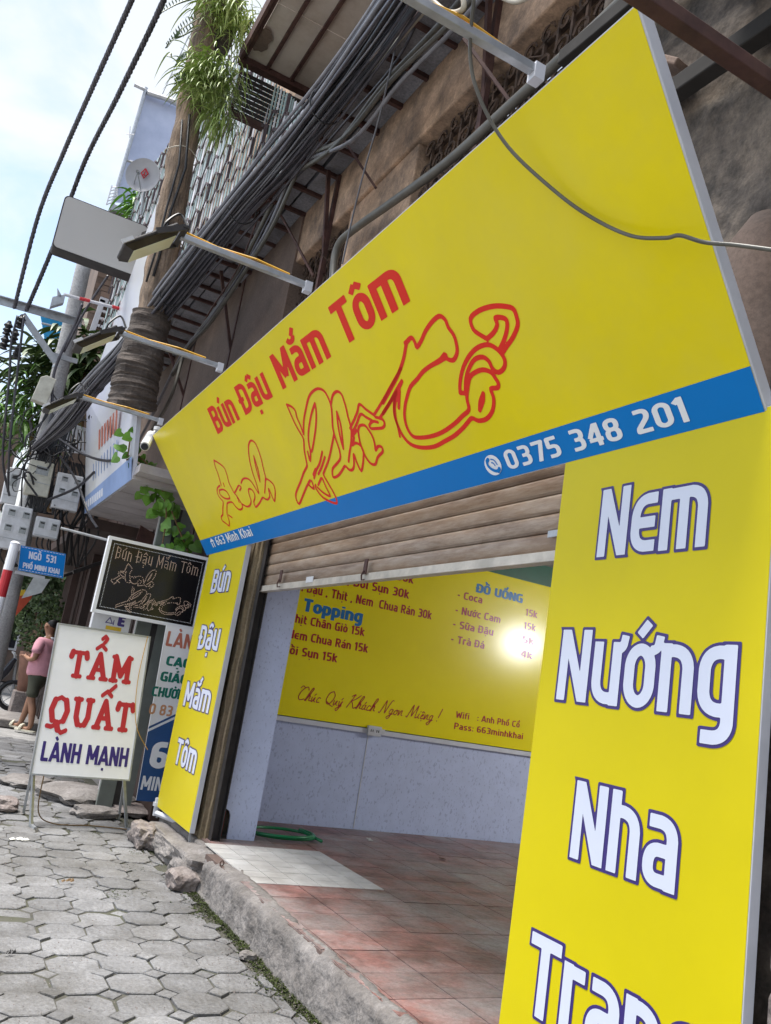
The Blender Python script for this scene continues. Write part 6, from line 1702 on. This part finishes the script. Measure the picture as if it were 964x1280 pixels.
rock('rubble_lump', (1.80, 5.74, .045), (.10, .13, .075), 4, 'brown broken brick chunk in front of the concrete lump', m_='stone')
gbk = thing('grooved_block', 'grey concrete block with vertical grooves set among the rubble', 'block', (1.92, 6.85, .02))
mb = MB(); mb.box((1.86, 6.60, .02), (2.0, 7.1, .155)); mb.build('block', M['concrete'], gbk, bevel=.008)
mb = MB()
for k in range(8): mb.box((1.855 - .006, 6.63 + k*.028, .03), (1.855 + .006, 6.64 + k*.028, .13))
mb.build('groove_rib', M['darksteel'], gbk)
mb = MB(); mb.box((2.0, 5.75, .0), (2.13, 7.36, .20)); o = mb.build('threshold_footing', M['concrete'], bevel=.02, kind='structure')
mb = MB(); mb.tube([(1.925 + .012*math.cos(a), 5.40, .235 + .016*math.sin(a)) for a in [i*math.pi/6 for i in range(13)]], .004, 6); o = mb.build('iron_ring', M['rust']); tag(o, 'tiny rusty iron ring standing on the left end of the kerb', 'ring')
fs = rock('flat_stone', (1.62, 8.75, .05), (.42, .42, .085), 11, 'large flat pale stone slab lying behind the pavement sign', m_='concrete', rot=.4)
rock('flat_stone', (1.60, 7.95, .035), (.22, .13, .055), 12, 'smaller flat stone behind the right leg of the pavement sign', m_='concrete', rot=.2)
rock('flat_stone', (1.15, 9.4, .03), (.30, .25, .05), 13, 'low flat stone seen under the left part of the pavement sign', m_='concrete', rot=.9)
rock('flat_stone', (2.0, 8.3, .03), (.25, .25, .04), 15, 'flat earth-brown stone at the foot of the leaning banner', m_='stone', rot=.3)
rock('loose_rock', (.83, 7.95, .05), (.13, .16, .06), 14, 'grey rock at the far left edge of the pavement', m_='stone')
rock('loose_rock', (1.80, 4.40, .012), (.045, .04, .022), 21, 'small pale rock lying in the moss by the kerb', m_='concrete')
mb = MB(); a = 0
for (p, s_, nm, lb_, m_) in (((0.867, 6.782, 0.008), .05, 'litter', 'crumpled white scrap of litter on the pavement under the sign', 'rubbish'), ((1.065, 5.705, 0.008), .03, 'dry_leaf', 'brown dry leaf on the paving near the kerb end', 'stem'), ((0.645, 4.398, 0.008), .022, 'black_scrap', 'small black scrap at the lower left edge of the paving', 'black')):
    mb = MB(); p = Vector(p)
    for k in range(6):
        q = p + Vector((rnd.uniform(-s_, s_), rnd.uniform(-s_, s_)*.6, 0)); mb.add([q, q + Vector((s_*.7, .01, .004)), q + Vector((s_*.4, s_*.5, .015)), q + Vector((-s_*.2, s_*.4, .006))], [(0, 1, 2, 3)])
    tag(mb.build(nm, M[m_]), lb_, nm.replace('_', ' '))
mb = MB(); mb.tube(spline([(1.02, 7.36, .38), (1.05, 7.4, .1), (1.2, 7.45, .012), (1.5, 7.5, .010), (1.78, 7.45, .012)], 6), .005, 5); o = mb.build('trailing_string', M['stem']); tag(o, 'thin brown cord trailing on the ground under the pavement sign', 'cord')
mb = MB(); mb.tube(spline([A_(AW-.02, AH+.01, .012), A_(AW-.05, .8, .014), A_(AW-.01, .45, .02), A_(AW+.12, .25, .02)], 6), .003, 4); o = mb.build('orange_string', M['amber']); tag(o, 'thin orange string hanging down the right side of the pavement sign', 'string')

# ================================================================== PERSON
def skin_obj(name, chains, m_, parent, sub=2, root=0):
    """chains: list of [(x,y,z,r)...]; points equal in place are welded"""
    vs_ = []; es = []; rs_ = []
    def vid(p):
        for i, v in enumerate(vs_):
            if (Vector(v) - Vector(p[:3])).length < 1e-4: return i
        vs_.append(p[:3]); rs_.append(p[3]); return len(vs_) - 1
    for ch in chains:
        ids = [vid(p) for p in ch]
        es += list(zip(ids[:-1], ids[1:]))
    me = bpy.data.meshes.new(name); me.from_pydata(vs_, es, []); me.materials.append(m_)
    o = bpy.data.objects.new(name, me); C.objects.link(o); o.parent = parent
    sk_ = o.modifiers.new('skin', 'SKIN'); sk_.use_smooth_shade = True
    layer = me.skin_vertices[0].data if me.skin_vertices else None
    if layer is None:
        bpy.context.view_layer.objects.active = o
        me.attributes
    for i, r_ in enumerate(rs_):
        rr = r_ if isinstance(r_, tuple) else (r_, r_)
        me.skin_vertices[0].data[i].radius = rr
        me.skin_vertices[0].data[i].use_root = (i == root)
    ss = o.modifiers.new('sub', 'SUBSURF'); ss.levels = sub; ss.render_levels = sub
    return o
def person(loc, rz, label):
    t = thing('person', label, 'person', loc); t.rotation_euler = (0, 0, rz)
    # local axes: +x forward, +y to the person's left, z up, height 1.70
    H = []
    sp = [(0, 0, .93, .13), (-.01, 0, 1.05, .125), (-.01, 0, 1.2, .135), (-.02, 0, 1.36, .12), (-.01, 0, 1.44, .06), (.01, 0, 1.50, .055), (.03, 0, 1.56, .075), (.03, 0, 1.62, .09), (.02, 0, 1.67, .07)]
    def arm(s_): return [(-.02, 0, 1.36, .12), (-.02, .17*s_, 1.37, .055), (-.03, .23*s_, 1.24, .047), (-.04, .25*s_, 1.09, .040), (.08, .20*s_, 1.06, .036), (.21, .12*s_, 1.09, .026), (.26, .08*s_, 1.10, .024)]
    def hand(s_):
        w_ = (.26, .08*s_, 1.10, .024); out = []
        for k in range(4):
            out.append([w_, (.285, (.06 + .016*k)*s_, 1.105, .013), (.325, (.045 + .018*k)*s_, 1.10, .0095), (.35, (.03 + .018*k)*s_, 1.085, .008)])
        out.append([w_, (.275, .05*s_, 1.12, .011), (.30, .03*s_, 1.13, .009)])
        return out
    def leg(s_, kx, ax_, az, kz=.49):
        return [(0, 0, .93, .13), (.0, .095*s_, .86, .085), (kx, .10*s_, kz, .056), ((kx+ax_)/2 - .015, .10*s_, (kz+az)/2 + .03, .053), (ax_, .10*s_, az, .036), (ax_ + .02, .10*s_, az-.055, .035), (ax_ + .10, .11*s_, az - .068, .032), (ax_ + .17, .115*s_, az - .075, .022)]
    ch = [sp, arm(1), arm(-1)] + hand(1) + hand(-1) + [leg(1, -.02, -.12, .10), leg(-1, .14, .20, .10)]
    b = skin_obj('body', ch, M['skin'], t)
    # face details
    mb = MB(); mb.add([(.118, 0, 1.62), (.108, .016, 1.585), (.108, -.016, 1.585), (.135, 0, 1.59)], [(0, 1, 3), (0, 3, 2), (1, 2, 3)]); 
    mb.lathe([(.001, -.014), (.02, -.008), (.026, 0), (.018, .008), (.001, .012)], (.03, .098, 1.60), 10, (0, 1, 0)); mb.lathe([(.001, -.014), (.02, -.008), (.026, 0), (.018, .008), (.001, .012)], (.03, -.098, 1.60), 10, (0, 1, 0))
    o = mb.build('nose_and_ears', M['skin'], None, smooth=True); o.parent = t
    mb = MB(); mb.lathe([(.001, -.004), (.008, -.002), (.008, .002), (.001, .004)], (.108, .033, 1.617), 8, (1, 0, 0)); mb.lathe([(.001, -.004), (.008, -.002), (.008, .002), (.001, .004)], (.108, -.033, 1.617), 8, (1, 0, 0)); o = mb.build('eye', M['black'], None); o.parent = t
    mb = MB(); mb.bar((.110, -.022, 1.558), (.110, .022, 1.558), .006, .008); o = mb.build('mouth', M['redtile'], None); o.parent = t
    skin_obj('hair', [[(-.02, 0, 1.575, .075), (-.012, 0, 1.63, .099), (.015, 0, 1.685, .085)], [(-.012, 0, 1.63, .099), (.05, 0, 1.685, .055)]], M['hair'], t)
    sh = [[(0, 0, .80, (.19, .19)), (.01, 0, .88, (.20, .20)), (.01, 0, 1.02, (.20, .20)), (0, 0, 1.17, (.19, .19)), (-.02, 0, 1.33, (.17, .17)), (-.015, 0, 1.42, .085)],
          [(-.02, 0, 1.33, (.17, .17)), (-.02, .19, 1.36, .085), (-.028, .235, 1.25, .075), (-.032, .25, 1.15, .078)], [(-.02, 0, 1.33, (.17, .17)), (-.02, -.19, 1.36, .085), (-.028, -.235, 1.25, .075), (-.032, -.25, 1.15, .078)]]
    skin_obj('polo_shirt', sh, M['pink'], t)
    mb = MB(); mb.lathe([(.068, 0), (.082, .004), (.078, .035), (.066, .045)], (-.012, 0, 1.405), 16); o = mb.build('collar', M['bannerwhite'], None, smooth=True); o.parent = t
    skin_obj('shorts', [[(0, 0, .95, (.16, .16)), (0, 0, .88, (.165, .165)), (0, 0, .82, (.15, .15)), (-.0, .085, .74, .095), (-.03, .11, .58, .085), (-.04, .115, .49, .088)], [(0, 0, .82, (.15, .15)), (.06, -.085, .74, .095), (.14, -.11, .58, .085), (.17, -.115, .50, .088)]], M['olive'], t)
    for s_, ax_ in ((1, -.12), (-1, .20)):
        mb = MB(); prof_ = [(-.09, .035), (-.05, .045), (.03, .042), (.12, .055), (.2, .045), (.235, .01)]
        top = [(ax_+x, .11*s_+w__, .022) for x, w__ in prof_] + [(ax_+x, .11*s_-w__, .022) for x, w__ in prof_[::-1]]
        mb.prism([(x, y, .0) for x, y, z in top], (0, 0, .024)); o = mb.build('sandal', M['sandal'], None); o.parent = t
        mb = MB(); mb.tube([(ax_+.12, .11*s_ + .056*math.cos(a), .02 + .07*math.sin(a)) for a in [i*math.pi/8 for i in range(9)]], .022, 6); o = mb.build('sandal_strap', M['sandal'], None); o.parent = t
    t.scale = (1.16, 1.16, 1.04)
    return t
pf_ = Vector((1.725, 14.887, 0.000))
pe = person((pf_.x - .08, pf_.y, 0), math.pi - .75, 'person in a pink polo shirt, dark shorts and cream sandals walking away to the left')

# ================================================================== BACKGROUND STREET
pt = thing('potted_shrub', 'leafy green shrub in a brown pot behind the person', 'potted plant', (1.75, 17.6, 0))
mb = MB()
for k in range(1500):
    a = rnd.uniform(0, 6.28); e = rnd.uniform(-1, 1); r_ = rnd.uniform(.3, 1)**.5
    p = Vector((1.75 + .52*r_*math.cos(a)*math.sqrt(1-e*e), 17.6 + .5*r_*math.sin(a)*math.sqrt(1-e*e), 1.78 + .62*r_*e))
    if nz(p, 3) < -.18: continue
    d_ = Vector((rnd.gauss(0, 1), rnd.gauss(0, 1), rnd.gauss(-.3, 1))).normalized()*.08; s_ = d_.cross(Vector((rnd.random(), rnd.random(), rnd.random()))).normalized()*.028
    mb.add([p, p + d_*.5 + s_, p + d_, p + d_*.5 - s_], [(0, 1, 2, 3)])
mb.build('leaves', M['darkleaf'], pt, kind='stuff')
mb = MB(); mb.tube([(1.8, 17.6, .9), (1.78, 17.6, 1.3), (1.75, 17.6, 1.8)], [.04, .03, .015], 6); mb.build('stem', M['stem'], pt)
mb = MB(); mb.lathe([(.001, .45), (.18, .45), (.26, .95), (.29, 1.12), (.29, 1.18), (.25, 1.18), (.24, 1.12), (.001, 1.1)], (1.78, 17.6, 0), 18); mb.build('pot', M['terracotta'], pt, smooth=True)
mb = MB(); mb.box((1.55, 17.35, 0), (2.0, 17.85, .45)); mb.build('plinth', M['stone'], pt, bevel=.02)
mk = thing('parked_motorbike', 'dark motorbike parked at the far left behind the pole', 'motorbike', (1.2, 18.4, 0))
for x_ in (.75, 1.62):
    mb = MB(); mb.tube([(x_ + .26*math.cos(a), 18.4, .30 + .26*math.sin(a)) for a in [i*math.pi/14 for i in range(29)]], .045, 8, False); w_ = mb.build('wheel', M['black'], mk)
    mb = MB(); mb.tube([(x_ + .20*math.cos(a), 18.4, .30 + .20*math.sin(a)) for a in [i*math.pi/14 for i in range(29)]], .012, 5, False)
    for i in range(8): mb.tube([(x_, 18.4, .3), (x_ + .2*math.cos(i*.785), 18.4, .3 + .2*math.sin(i*.785))], .006, 4)
    mb.build('rim', M['galv'], mk)
mb = MB(); mb.prism([(.7, 18.3, .62), (.85, 18.3, .45), (1.25, 18.3, .40), (1.45, 18.3, .7), (1.55, 18.3, 1.0), (1.45, 18.3, 1.02), (1.3, 18.3, .72), (1.0, 18.3, .78), (.6, 18.3, .80)], (0, .2, 0)); mb.build('body', M['motor'], mk, bevel=.03)
mb = MB(); mb.prism([(.6, 18.32, .80), (1.2, 18.32, .78), (1.15, 18.32, .86), (.65, 18.32, .88)], (0, .16, 0)); mb.build('seat', M['black'], mk, bevel=.02)
mb = MB(); mb.tube([(1.62, 18.4, .3), (1.52, 18.4, .95), (1.48, 18.4, 1.08)], .03, 7); mb.tube([(1.44, 18.1, 1.12), (1.5, 18.4, 1.06), (1.44, 18.7, 1.12)], .016, 6); mb.tube([(1.42, 18.15, 1.12), (1.45, 18.1, 1.3)], .008, 5); mb.lathe([(.001, 0), (.06, .01), (.06, .03), (.001, .03)], (1.45, 18.08, 1.33), 10, (1, 0, 0)); mb.build('fork_and_handlebar', M['galv'], mk)
kb = MB(); kb.box((-3, 15.2, -.02), (1.95, 16.9, .11)); kb.build('far_pavement', M['concrete'], kind='structure', bevel=.02)
# colourful cloth and far street
mb = MB(); mb.prism([(1.098, 16.500, 2.128), (1.372, 16.500, 2.242), (1.349, 16.500, 2.105), (1.181, 16.500, 1.781)], (0, .02, 0)); o = mb.build('red_flag', M['orange']); tag(o, 'orange-red cloth flag hanging above the shrub', 'flag')
mb = MB(); mb.prism([(1.094, 16.400, 2.226), (1.220, 16.400, 2.266), (1.230, 16.400, 2.166), (1.117, 16.400, 2.129)], (0, .02, 0)); o = mb.build('yellow_flag', M['flagyellow']); tag(o, 'small yellow cloth above the orange-red flag', 'flag')
fh = thing('far_house', 'low brown house with a greenish roof closing the far end of the street', 'house', (0, 30, 0))
mb = MB(); mb.box((-4, 30, 0), (9, 36, 4.2)); mb.build('wall', M['farwall'], fh)
mb = MB(); mb.prism([(-4.4, 29.5, 4.2), (9.5, 29.5, 4.2), (9.5, 33, 5.6), (-4.4, 33, 5.6)], (0, 0, .12)); mb.build('roof', M['greygreen'], fh)
for x in (-2.4, .2, 1.5, 2.9):
    mb = MB(); mb.box((x, 29.93, 1.0), (x+.9, 30.0, 2.3)); f_ = mb.build('window', M['edge'], fh); mb = MB(); mb.box((x+.07, 29.9, 1.07), (x+.83, 29.94, 2.23)); mb.build('pane', M['glass'], f_)
fh = thing('far_grey_house', 'grey plaster house far down the left side of the street', 'house', (-2, 24, 0))
mb = MB(); mb.box((-9, 24, 0), (.72, 30, 6.9)); mb.build('wall', M['farwall'], fh)
mb = MB(); mb.box((-9.1, 23.8, 6.9), (.85, 30, 7.05)); mb.build('roof_edge', M['galv'], fh)
for x in (-1.2, .0):
    mb = MB(); mb.box((x-.4, 23.95, 2.0), (x+.3, 24.0, 3.2)); f_ = mb.build('window', M['edge'], fh); mb = MB(); mb.box((x-.34, 23.92, 2.06), (x+.24, 23.96, 3.14)); mb.build('pane', M['glass'], f_)
tr_ = thing('street_tree', 'dark green street tree far behind the shrub and motorbike', 'tree', (2.2, 24, 0))
mb = MB(); mb.tube([(2.2, 24, 0), (2.25, 24, 1.3), (2.2, 24, 2.0), (2.0, 24, 2.6)], [.16, .12, .09, .05], 8); mb.tube([(2.22, 24, 1.4), (2.6, 24, 2.2), (2.9, 24, 2.6)], [.08, .05, .03], 6); mb.build('trunk', M['bark'], tr_)
mb = MB()
for k in range(2600):
    c_ = [(1.6, 2.4, .7), (2.3, 2.2, .9), (3.0, 2.2, .7), (2.2, 3.1, .6), (1.4, 1.6, .5)][k % 5]
    a = rnd.uniform(0, 6.28); e = rnd.uniform(-1, 1); r_ = c_[2]*rnd.random()**.4
    p = Vector((c_[0] + r_*math.cos(a)*math.sqrt(1-e*e), 24 + r_*math.sin(a)*math.sqrt(1-e*e), c_[1] + r_*e*.8))
    d_ = Vector((rnd.gauss(0, 1), rnd.gauss(0, 1), rnd.gauss(0, 1))).normalized()*.16; s_ = d_.cross(Vector((rnd.random(), rnd.random(), rnd.random()))).normalized()*.06
    mb.add([p, p + d_*.5 + s_, p + d_, p + d_*.5 - s_], [(0, 1, 2, 3)])
mb.build('crown', M['treegreen'], tr_, kind='stuff')
